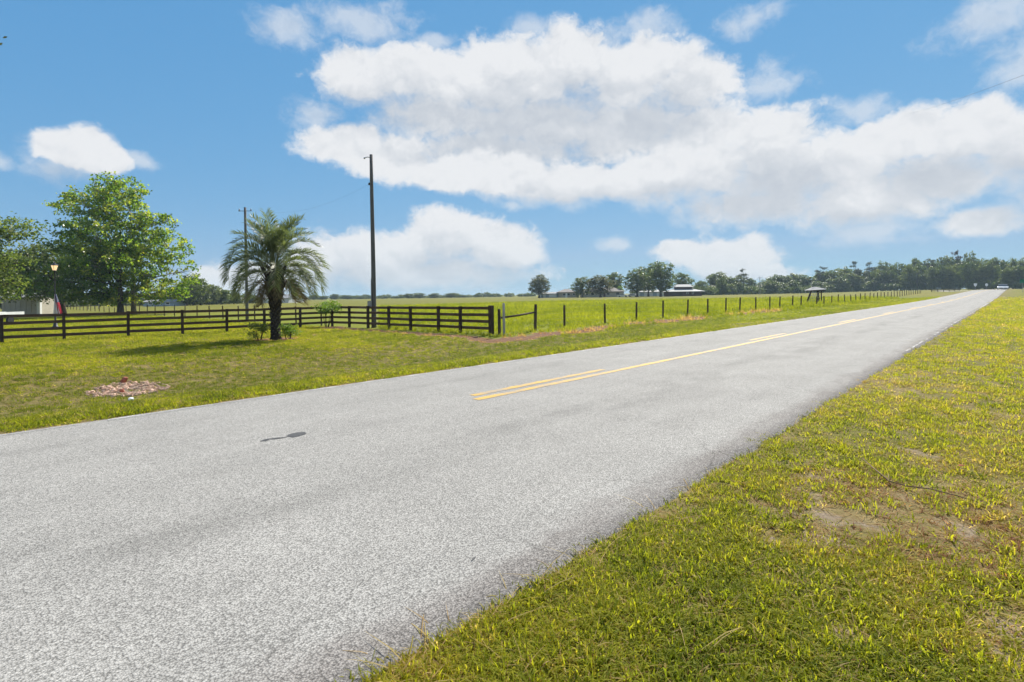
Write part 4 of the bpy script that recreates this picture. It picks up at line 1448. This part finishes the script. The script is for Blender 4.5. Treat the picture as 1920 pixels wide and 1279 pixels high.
# ------------------------------------------------------------------ vehicles, signs and far poles
def make_car(paint, kind=0):
    """meshes of one car, nose towards -Y, 4.5 m long"""
    hb = (.95, 1.1)[kind]; ht = (1.45, 1.75)[kind]
    prof = [(-2.25, .35), (-2.25, .7), (-2.05, .82), (-1.0, hb), (1.7 + .4 * kind, hb), (2.2, hb - .05), (2.25, .4), (2.1, .3), (-2.1, .3)]
    b = MB(); n = len(prof)
    for s_, wd in ((-1, .80), (-1, .90), (1, .90), (1, .80)):
        for (y, z) in prof:
            q = wd if True else 1
            b.V.append((s_ * q, y * (1 if wd > .85 else .985), z * (1 if wd > .85 else (1.0 if z < .5 else 1.03))))
    order = [0, 1, 2, 3]
    for a in range(3):
        for i in range(n):
            j = (i + 1) % n; b.F.append((a * n + i, a * n + j, (a + 1) * n + j, (a + 1) * n + i))
    b.F.append(tuple(range(n))[::-1]); b.F.append(tuple(3 * n + i for i in range(n)))
    body = b.mesh('car_body_%d' % kind)
    c = MB()
    yb = (-.95, -.35, .95, 1.75) if kind == 0 else (-1.0, -.45, 1.7, 2.1)
    lo = [(-.78, yb[0], hb), (.78, yb[0], hb), (.78, yb[3], hb), (-.78, yb[3], hb)]
    hi = [(-.62, yb[1], ht), (.62, yb[1], ht), (.62, yb[2], ht), (-.62, yb[2], ht)]
    for i in range(4):
        j = (i + 1) % 4; c.quad(lo[i], lo[j], hi[j], hi[i])
    cab = c.mesh('car_glass_%d' % kind)
    r_ = MB(); r_.box((0, (yb[1] + yb[2]) / 2, ht + .02), (1.36, yb[2] - yb[1] + .2, .12))
    rf = r_.mesh('car_roof_%d' % kind)
    w_ = MB(); w_.tube([(-.1, 0, 0), (.1, 0, 0)], .33, 14); wh = w_.mesh('car_wheel')
    l_ = MB(); l_.box((0, 0, 0), (.32, .06, .14)); lm = l_.mesh('car_light')
    g_ = MB(); g_.box((0, 0, 0), (.8, .05, .2)); gm = g_.mesh('car_grille')
    return dict(body=body, glass=cab, roof=rf, wheel=wh, light=lm, grille=gm, paint=paint)


def put_car(name, c, loc, rz, label, cat='car'):
    e = empty(name, loc, label, cat, None, rz)
    link('body', c['body'], M[c['paint']], e); link('windows', c['glass'], M['carglass'], e); link('roof', c['roof'], M[c['paint']], e)
    for x in (-.82, .82):
        for y in (-1.4, 1.4):
            o = link('wheel', c['wheel'], M['rubber'], e); o.location = (x, y, .33)
    for x in (-.62, .62):
        o = link('headlight', c['light'], M['wall_white'], e); o.location = (x, -2.26, .66)
    o = link('grille', c['grille'], M['black'], e); o.location = (0, -2.26, .55)
    return e


sedan = make_car('carpaint', 0); suv = make_car('carpaint', 1); grey = make_car('carpaint2', 0); suv2 = make_car('carpaint', 1)
rzr_ = math.atan2(D[1], D[0]) - math.pi / 2


def onroad(px, Y):
    p = at(px, 543, Y); uu = p.x * D[0] + p.y * D[1]; vv = p.x * NL[0] + p.y * NL[1]
    return Vector((p.x, p.y, float(zroad(uu, vv)) + .0)), uu, vv


p, uu, vv = onroad(1877, 182); put_car('car', suv2, p, rzr_, 'white car at the far end of the road, left of the two')
p, uu, vv = onroad(1884.5, 190); put_car('car', suv, p, rzr_, 'taller white vehicle at the far end of the road, right of the two', 'car')
put_car('car', sedan, onground(1168, 232), 1.2, 'white car parked in front of the long low house by the oaks')
put_car('car', grey, onground(1187, 236), 1.0, 'silver car parked beside the big dark oak')


def sign(name, px, Y, y_top, wpx, hpx, kind, label, mat):
    p = onground(px, Y, 545)
    k = Y / FPX
    e = empty(name, p, label, 'sign')
    zt = at(px, y_top, Y).z - p.z
    MB().tube([(0, .05, -.3), (0, .05, zt - .02)], .04, 6).obj('post', M['metal'], e)
    w_, h_ = wpx * k, hpx * k
    b = MB()
    if kind == 'round':
        b.tube([(0, -.02, zt - h_ / 2), (0, .01, zt - h_ / 2)], w_ / 2, 16)
    elif kind == 'shield':
        o = [(-.5, 0), (-.42, -.55), (0, -1), (.42, -.55), (.5, 0)]
        f = [(x * w_, -.02, zt + y * h_) for x, y in o]; g = [(x, .01, z) for x, y, z in f]
        b.poly(f); b.poly(g[::-1])
        for i in range(5): j = (i + 1) % 5; b.quad(f[i], g[i], g[j], f[j])
    else:
        b.box((0, -.005, zt - h_ / 2), (w_, .03, h_))
    b.obj('plate', M[mat], e)
    return e


sign('road_sign', 1829, 160, 531.5, 6.5, 6.5, 'shield', 'white shield-shaped road sign left of the far road end', 'white')
sign('road_sign', 1850, 165, 532, 5.5, 4.2, 'round', 'small white oval sign on a thin post beside the far cars', 'white')
sign('street_sign', 1918, 120, 524, 11, 7, 'box', 'green street sign at the right edge of the picture', 'green_sign')

# low grey rail near the side lane
re_ = empty('roadside_rail', (0, 0, 0), 'low grey rail fence beside the pale side lane at the far wood', 'rail')
r0, r1 = onground(1747, 150), onground(1799, 172)
for k in range(6):
    q = r0.lerp(r1, k / 5); q.z = float(zg(q.x, q.y)); MB().beam(q + Vector((0, 0, -.2)), q + Vector((0, 0, .75)), .12, .12).obj('post', M['wood_grey'], re_)
for z_ in (.35, .68):
    MB().beam(r0 + Vector((0, -.09, z_)), r1 + Vector((0, -.09, z_)), .05, .14).obj('rail', M['wood_grey'], re_)

# power line crossing in front of the far wood
fp = []
for k, x in enumerate((1425, 1720, 2010)):
    p = onground(x, 245 if k < 2 else 232)
    e = empty('utility_pole', p, ['slim pale utility pole at the left of the far wood', 'slim utility pole against the middle of the far wood', 'slim utility pole of the far line beyond the right edge'][k], 'pole')
    MB().tube([(0, 0, -.5), (0, 0, 8.2)], [.16, .1], 8).obj('shaft', M['pale_post'] if k == 0 else M['wood_grey'], e, True)
    MB().box((0, 0, 7.7), (1.6, .1, .12)).obj('crossarm', M['wood_grey'], e)
    fp.append(p + Vector((0, 0, 7.75)))
for dz in (0, -1.5):
    b = MB(); q = []
    for a, c in zip(fp, fp[1:]):
        q += [a.lerp(c, k) + Vector((0, 0, dz - 1.2 * 4 * k * (1 - k))) for k in np.linspace(0, 1, 9)[:-1]]
    q.append(fp[-1] + Vector((0, 0, dz)))
    tag(b.tube(q, .022, 4).obj('power_line', M['cable']), ('upper' if dz == 0 else 'lower') + ' power line strung in front of the far wood', 'wire')
# thin masts on the skyline
for x, t_ in ((903, 541), (867, 548)):
    p = onground(x, 520)
    e = empty('radio_mast', p, ('taller' if t_ < 545 else 'shorter') + ' thin radio mast on the middle skyline', 'mast')
    h_ = at(x, t_, 520).z - p.z
    MB().tube([(0, 0, -.5), (0, 0, h_)], [.12, .08], 6).obj('shaft', M['metal'], e)
    MB().box((0, 0, h_ * .7), (.6, .1, .1)).obj('antenna', M['metal'], e)

# ------------------------------------------------------------------ grass
def grass_blade_material():
    m, out = newmat('grass_blades')
    t = N.attr('tint', 'INSTANCER') + (N.attr('bt') - 0.5) * 0.22
    rp = N.node('ShaderNodeValToRGB'); N.put(rp.inputs[0], t)
    el_ = rp.color_ramp.elements
    cols = [(0, (0.085, 0.112, 0.012)), (.3, (0.205, 0.225, 0.019)), (.55, (0.29, 0.28, 0.026)), (.72, (0.31, 0.245, 0.05)), (.86, (0.50, 0.385, 0.20)), (1, (0.24, 0.115, 0.06))]
    while len(el_) < len(cols): el_.new(0.5)
    for e_, (p, c) in zip(el_, cols): e_.position = p; e_.color = c + (1,)
    c = N(rp.outputs[0])
    b = N.node('ShaderNodeBsdfPrincipled'); N.put(b.inputs['Base Color'], c); b.inputs['Roughness'].default_value = .6; b.inputs['Specular IOR Level'].default_value = .08
    tl = N.node('ShaderNodeBsdfTranslucent'); N.put(tl.inputs['Color'], N.mix(1.0, c, (2.0, 2.0, .9), 'MULTIPLY'))
    mx = N.node('ShaderNodeMixShader'); mx.inputs[0].default_value = .55
    N.tree.links.new(b.outputs[0], mx.inputs[1]); N.tree.links.new(tl.outputs[0], mx.inputs[2]); N.tree.links.new(mx.outputs[0], out.inputs['Surface'])
    return m


M['grass'] = grass_blade_material()


def tuft(name, seed, n, rad, hlo, hhi, w, lean, seg=3, flat=0.0):
    rs = np.random.default_rng(seed)
    V_ = []; F_ = []; T_ = []
    for k in range(n):
        a = rs.uniform(0, 6.283); r_ = rad * math.sqrt(rs.uniform()); base = np.array([math.cos(a) * r_, math.sin(a) * r_, -.008])
        d = a + rs.normal(0, .7); ln = abs(rs.normal(lean, .25)); h = rs.uniform(hlo, hhi)
        ww = w * rs.uniform(.7, 1.3); sd = np.array([-math.sin(d), math.cos(d), 0]); fd = np.array([math.cos(d), math.sin(d), 0])
        i0 = len(V_); p = base.copy(); th = .25 * ln + flat
        for s_ in range(seg + 1):
            f = s_ / seg; q = ww * (1 - f ** 1.6) * .5
            if s_ < seg: V_ += [p - sd * q, p + sd * q]
            else: V_ += [p]
            p = p + (fd * math.sin(th) + np.array([0, 0, math.cos(th)])) * h / seg
            th = min(1.75, th + ln * .75)
        t_ = rs.uniform()
        for s_ in range(seg - 1):
            j = i0 + 2 * s_; F_.append((j, j + 1, j + 3, j + 2)); T_.append(t_)
        j = i0 + 2 * (seg - 1); F_.append((j, j + 1, j + 2)); T_.append(t_)
    me = bpy.data.meshes.new(name); me.from_pydata([tuple(map(float, v)) for v in V_], [], F_)
    at_ = me.attributes.new('bt', 'FLOAT', 'FACE'); at_.data.foreach_set('value', np.array(T_, np.float32))
    me.materials.append(M['grass'])
    return me


TUFTS = bpy.data.collections.new('tuft_kinds')
kinds = [('k0_fine', 18, .05, .035, .085, .0065, .8, 3, 0), ('k1_fine', 16, .055, .03, .075, .0078, 1.0, 3, .1), ('k2_wide', 11, .05, .035, .08, .0105, .9, 3, .25),
         ('k3_straw', 14, .07, .04, .10, .0045, .5, 3, 1.05), ('k4_runner', 4, .03, .16, .34, .0042, .35, 4, 1.25), ('k5_weed', 9, .02, .03, .06, .018, .9, 3, .5),
         ('k6_tall', 16, .07, .10, .26, .008, .6, 3, 0)]
for i, (nm, n, rad, a, b_, w, ln, sg, fl_) in enumerate(kinds):
    o = bpy.data.objects.new(nm, tuft(nm, 900 + i, n, rad, a, b_, w, ln, sg, fl_)); TUFTS.objects.link(o)


def scatter_tree():
    ng = bpy.data.node_groups.new('scatter_tufts', 'GeometryNodeTree')
    ng.interface.new_socket('Geometry', in_out='INPUT', socket_type='NodeSocketGeometry')
    ng.interface.new_socket('Geometry', in_out='OUTPUT', socket_type='NodeSocketGeometry')
    gi = ng.nodes.new('NodeGroupInput'); go = ng.nodes.new('NodeGroupOutput')
    ci = ng.nodes.new('GeometryNodeCollectionInfo'); ci.inputs['Collection'].default_value = TUFTS
    ci.inputs['Separate Children'].default_value = True; ci.inputs['Reset Children'].default_value = True
    ip = ng.nodes.new('GeometryNodeInstanceOnPoints'); ip.inputs['Pick Instance'].default_value = True

    def na(name, typ):
        n = ng.nodes.new('GeometryNodeInputNamedAttribute'); n.data_type = typ; n.inputs['Name'].default_value = name
        return n.outputs['Attribute']
    L = ng.links.new
    L(gi.outputs[0], ip.inputs['Points']); L(ci.outputs[0], ip.inputs['Instance'])
    L(na('pick', 'INT'), ip.inputs['Instance Index']); L(na('rot', 'FLOAT_VECTOR'), ip.inputs['Rotation']); L(na('scl', 'FLOAT'), ip.inputs['Scale'])
    L(ip.outputs[0], go.inputs[0])
    return ng


SCAT = scatter_tree()


def scatter(name, P, pick, scl, tint, label, rs):
    me = bpy.data.meshes.new(name)
    n = len(P)
    me.vertices.add(n); me.vertices.foreach_set('co', np.ascontiguousarray(P, np.float32).ravel())
    a = me.attributes.new('pick', 'INT', 'POINT'); a.data.foreach_set('value', np.asarray(pick, np.int32))
    a = me.attributes.new('scl', 'FLOAT', 'POINT'); a.data.foreach_set('value', np.asarray(scl, np.float32))
    a = me.attributes.new('tint', 'FLOAT', 'POINT'); a.data.foreach_set('value', np.asarray(np.clip(tint, 0, 1), np.float32))
    rot = np.stack([rs.normal(0, .12, n), rs.normal(0, .12, n), rs.uniform(0, 6.283, n)], -1)
    a = me.attributes.new('rot', 'FLOAT_VECTOR', 'POINT'); a.data.foreach_set('vector', np.ascontiguousarray(rot, np.float32).ravel())
    o = bpy.data.objects.new(name, me); COL.objects.link(o)
    me.materials.append(M['grass'])
    md = o.modifiers.new('scatter', 'NODES'); md.node_group = SCAT
    return tag(o, label, 'grass', None, 'stuff')


def polar(n, r0, r1, a0, a1, rs, pw):
    """points by distance and azimuth; density falls as r**-pw"""
    k = 2 - pw
    t = rs.uniform(0, 1, n)
    r = (r0 ** k + t * (r1 ** k - r0 ** k)) ** (1 / k) if abs(k) > 1e-3 else r0 * (r1 / r0) ** t
    a = rs.uniform(R(a0), R(a1), n)
    x = r * np.sin(a); y = r * np.cos(a)
    return x, y, r, x * D[0] + y * D[1], x * NL[0] + y * NL[1]


rs = np.random.default_rng(31)
# --- near verge on the camera's side of the road
x, y, r, u, v = polar(300000, 1.1, 130, -50, 58, rs, 1.6)
redge = V_R - 0.02 + 0.06 + (fbm(u * 1.7, u * 0, 41) - .5) * 0.12 + (fbm(u * 2.3, u * 0 + 4, 46) - .5) * .22 + rs.normal(0, .035, len(u))
keep = (v < redge) & (rs.uniform(0, 1, len(u)) > ss(70, 125, r))
bare = bare_field(u, v)
keep &= rs.uniform(0, 1, len(u)) > np.clip(bare * 1.15 - .08, 0, .94)
patch = fbm(u * .45, v * .45, 61, 4); p2 = fbm(u * 2.1, v * 2.1, 65, 3)
keep &= rs.uniform(0, 1, len(u)) < .02 + 1.0 * p2
x, y, r, u, v, bare, patch, p2 = [q[keep] for q in (x, y, r, u, v, bare, patch, p2)]
n = len(x)
q = rs.uniform(0, 1, n); edge_d = V_R - v
pick = np.where(q < .34, 0, np.where(q < .60, 1, np.where(q < .74, 2, np.where(q < .945, 3, np.where(q < .965, 4, 5)))))
dryw = np.clip((patch - .5) * 2.4, -.4, .5) + bare * .5
tint = .40 + (p2 - .5) * .42 + rs.normal(0, .13, n) + dryw * .2 + .06 * ss(5, 16, r)
pick = np.where((rs.uniform(0, 1, n) < np.clip(dryw, 0, .5)) & (r < 30), 3, pick)
pick = np.where((edge_d < .16) & (rs.uniform(0, 1, n) < .22), 4, pick)
pdist = np.hypot((u - PATCH_UV[0]) * .9, v - PATCH_UV[1])
pick = np.where((pdist < 1.1) & (rs.uniform(0, 1, n) < .6 * (1 - ss(.3, 1.1, pdist))), 3, pick)
tint = np.where((pick == 3) | (pick == 4), np.clip(rs.normal(.82, .08, n) + .16 * (pdist < 1.0), .66, 1.0), tint)
scl = rs.uniform(.85, 1.7, n) * (1 + .03 * np.clip(r - 6, 0, 110)) * np.where(pick == 5, .8, 1.0)
scl *= np.where(edge_d < .3, .9, 1.0)
z = zg(x, y)
scatter('verge_grass', np.stack([x, y, z], -1), pick, scl, tint, 'short patchy green and straw grass of the near roadside verge', rs)

# --- lawn across the road
x, y, r, u, v = polar(160000, 8.0, 90, -52, 22, rs, 1.25)
ledge = V_L + 0.03 + (fbm(u * 1.7, u * 0 + 9, 43) - .5) * 0.14
mul = mulch_field(u, v); bare = bare_field(u, v)
fence_side = (u > 16.6) & (v > 16.3)
keep = (v > ledge) & (v < 80) & ~fence_side
keep &= rs.uniform(0, 1, len(u)) > np.clip(bare * 1.1, 0, .95)
keep &= rs.uniform(0, 1, len(u)) > mul * .8
x, y, r, u, v, mul, bare = [q[keep] for q in (x, y, r, u, v, mul, bare)]
n = len(x); q = rs.uniform(0, 1, n); t = v - V_L
patch = fbm(u * .35, v * .35, 71, 4); p2 = fbm(u * 1.6, v * 1.6, 75, 3)
slope = ss(1.0, 2.2, t) * (1 - ss(6.5, 10, t))
pick = np.where(q < .36, 0, np.where(q < .60, 1, np.where(q < .68, 2, 3)))
pick = np.where(rs.uniform(0, 1, n) < slope * .55 + mul * .6, 3, pick)
tint = .17 + (patch - .5) * .5 + (p2 - .5) * .5 + rs.normal(0, .10, n) - .10 * slope + .06 * (v > 20) + .06 * (1 - ss(.5, 1.4, t))
tint = np.where(pick == 3, np.where(rs.uniform(0, 1, n) < slope * .8, rs.uniform(.02, .2, n), rs.uniform(.62, .84, n)), tint)
tint = np.where(mul > .4, rs.uniform(.85, 1.0, n), tint)
scl = rs.uniform(.8, 1.4, n) * (1 + .045 * np.clip(r - 8, 0, 80)) * (1 + .35 * (1 - ss(.4, 1.3, t)))
scatter('lawn_grass', np.stack([x, y, zg(x, y)], -1), pick, scl, tint, 'mown olive-green grass of the lawn across the road', rs)

# --- taller pasture grass and weeds along the wire fence
x, y, r, u, v = polar(90000, 14, 120, -14, 46, rs, 1.25)
keep = (((u > 17.0) & (v > 16.6)) | ((u > 20) & (v > V_L + .02))) & (v < 75)
mul = mulch_field(u, v)
keep &= rs.uniform(0, 1, len(u)) > mul * .75
x, y, r, u, v, mul = [q[keep] for q in (x, y, r, u, v, mul)]
n = len(x); q = rs.uniform(0, 1, n)
inside = v > 16.8; line = np.abs(v - 16.4) < 1.0
pick = np.where(inside, np.where(q < .5, 6, np.where(q < .8, 2, 1)), np.where(q < .5, 0, np.where(q < .85, 1, 3)))
pick = np.where(line & (q < .5), 6, pick)
patch = fbm(u * .2, v * .2, 81, 4); p2 = fbm(u * 1.1, v * 1.1, 85, 3)
tint = .22 + (patch - .5) * .45 + (p2 - .5) * .35 + rs.normal(0, .07, n)
tint = np.where(pick == 3, rs.uniform(.68, .9, n), tint); tint = np.where(mul > .45, rs.uniform(.84, 1, n), tint)
scl = rs.uniform(.7, 1.3, n) * (1 + .03 * np.clip(r - 15, 0, 70)) * np.where(pick == 6, .8, 1.0)
scatter('pasture_grass', np.stack([x, y, zg(x, y)], -1), pick, scl, tint, 'taller yellow-green pasture grass around the wire fence', rs)

# ------------------------------------------------------------------ rubble patch, twig, leaf
rs = np.random.default_rng(55)


def stone(name, p, s, mat, parent=None, seed=0):
    q = np.random.default_rng(seed); b = MB()
    b.lathe([(0, -.4), (.42, -.32), (.52, 0), (.40, .34), (0, .42)], 7)
    k = q.uniform(.7, 1.35, len(b.V))
    b.V = [(x * a * s[0], y * a * s[1], z_ * a * s[2]) for (x, y, z_), a in zip(b.V, k)]
    o = b.obj(name, mat, parent); o.location = p; o.rotation_euler = (q.uniform(-.4, .4), q.uniform(-.4, .4), q.uniform(0, 6.28))
    return o


b = MB()
for k in range(300):
    a = rs.uniform(0, 6.28); r_ = .80 * math.sqrt(rs.uniform()); p = MOUND_P + Vector((math.cos(a) * r_ * 1.05, math.sin(a) * r_, 0)); p.z = float(zg(p.x, p.y))
    s_ = rs.uniform(.025, .08); m_ = MB().lathe([(0, -.4), (.5, -.2), (.45, .3), (0, .4)], 5)
    i0 = len(b.V); th = rs.uniform(0, 6.28)
    for (x_, y_, z_) in m_.V:
        kk = s_ * rs.uniform(.7, 1.4)
        b.V.append((p.x + (x_ * math.cos(th) - y_ * math.sin(th)) * kk * 1.6, p.y + (x_ * math.sin(th) + y_ * math.cos(th)) * kk, p.z + .01 + z_ * kk))
    b.F += [tuple(i0 + i for i in f) for f in m_.F]
tag(b.obj('rubble', M['rubble']), 'scattered pale sandy rubble on the bare patch beside the road', 'rubble', None, 'stuff')
for k, (px, py, s_, lab, mt) in enumerate([(232, 719, (.13, .12, .22), 'upright reddish clay block in the bare patch of the lawn', 'red_chunk'),
                                          (229, 737, (.10, .10, .12), 'low reddish clay lump just below the upright block', 'red_chunk'),
                                          (245, 751, (.12, .08, .09), 'white stone at the road-side rim of the bare patch', 'white'),
                                          (244, 718, (.16, .1, .07), 'flat whitish stone right of the reddish block', 'rubble')]):
    p = hit(px, py); tag(stone('stone', p + Vector((0, 0, s_[2] * .3)), s_, M[mt], None, 60 + k), lab, 'stone')

tw = [(1618, 870), (1640, 892), (1668, 912), (1700, 921), (1745, 931), (1790, 940), (1832, 950)]
pts = [hit(a, b_) + Vector((0, 0, .05 + .012 * math.sin(i * 1.9))) for i, (a, b_) in enumerate(tw)]
te = empty('fallen_twig', pts[0], 'long thin curved twig lying on the near verge', 'twig')
MB().tube([q - pts[0] for q in pts], [.003, .0045, .0055, .0055, .005, .004, .002], 6).obj('stem', M['twig'], te, True)
MB().tube([pts[2] - pts[0], pts[2] - pts[0] + Vector((.10, .16, .01))], [.005, .002], 5).obj('side_shoot', M['twig'], te, True)
lf = hit(1803, 886) + Vector((0, 0, .06))
b = MB(); b.V = [(-.035, 0, 0), (0, -.02, .012), (.03, -.004, .004), (.045, .0, 0), (.03, .012, .006), (0, .022, .012)]; b.F = [(0, 1, 2, 3), (0, 3, 4, 5)]
o = b.obj('fallen_leaf', simple('orange_dead_leaf', (.42, .13, .05), .7, .2, 30)); o.location = lf
tag(o, 'single orange dead leaf on the grass near the twig', 'leaf')

# ------------------------------------------------------------------ haze
m, out = newmat('haze_air')
vp = N.node('ShaderNodeVolumePrincipled')
vp.inputs['Color'].default_value = (.62, .80, .93, 1)
vp.inputs['Density'].default_value = 0.0003
vp.inputs['Anisotropy'].default_value = 0.0
N.tree.links.new(vp.outputs[0], out.inputs['Volume'])
hz = MB().box((0, 0, 15), (6600, 6600, 36)).obj('haze', m)
hz.rotation_euler = (0, 0, math.atan2(D[1], D[0]))
tag(hz, 'thin summer haze paling the far trees', 'haze', None, 'stuff')
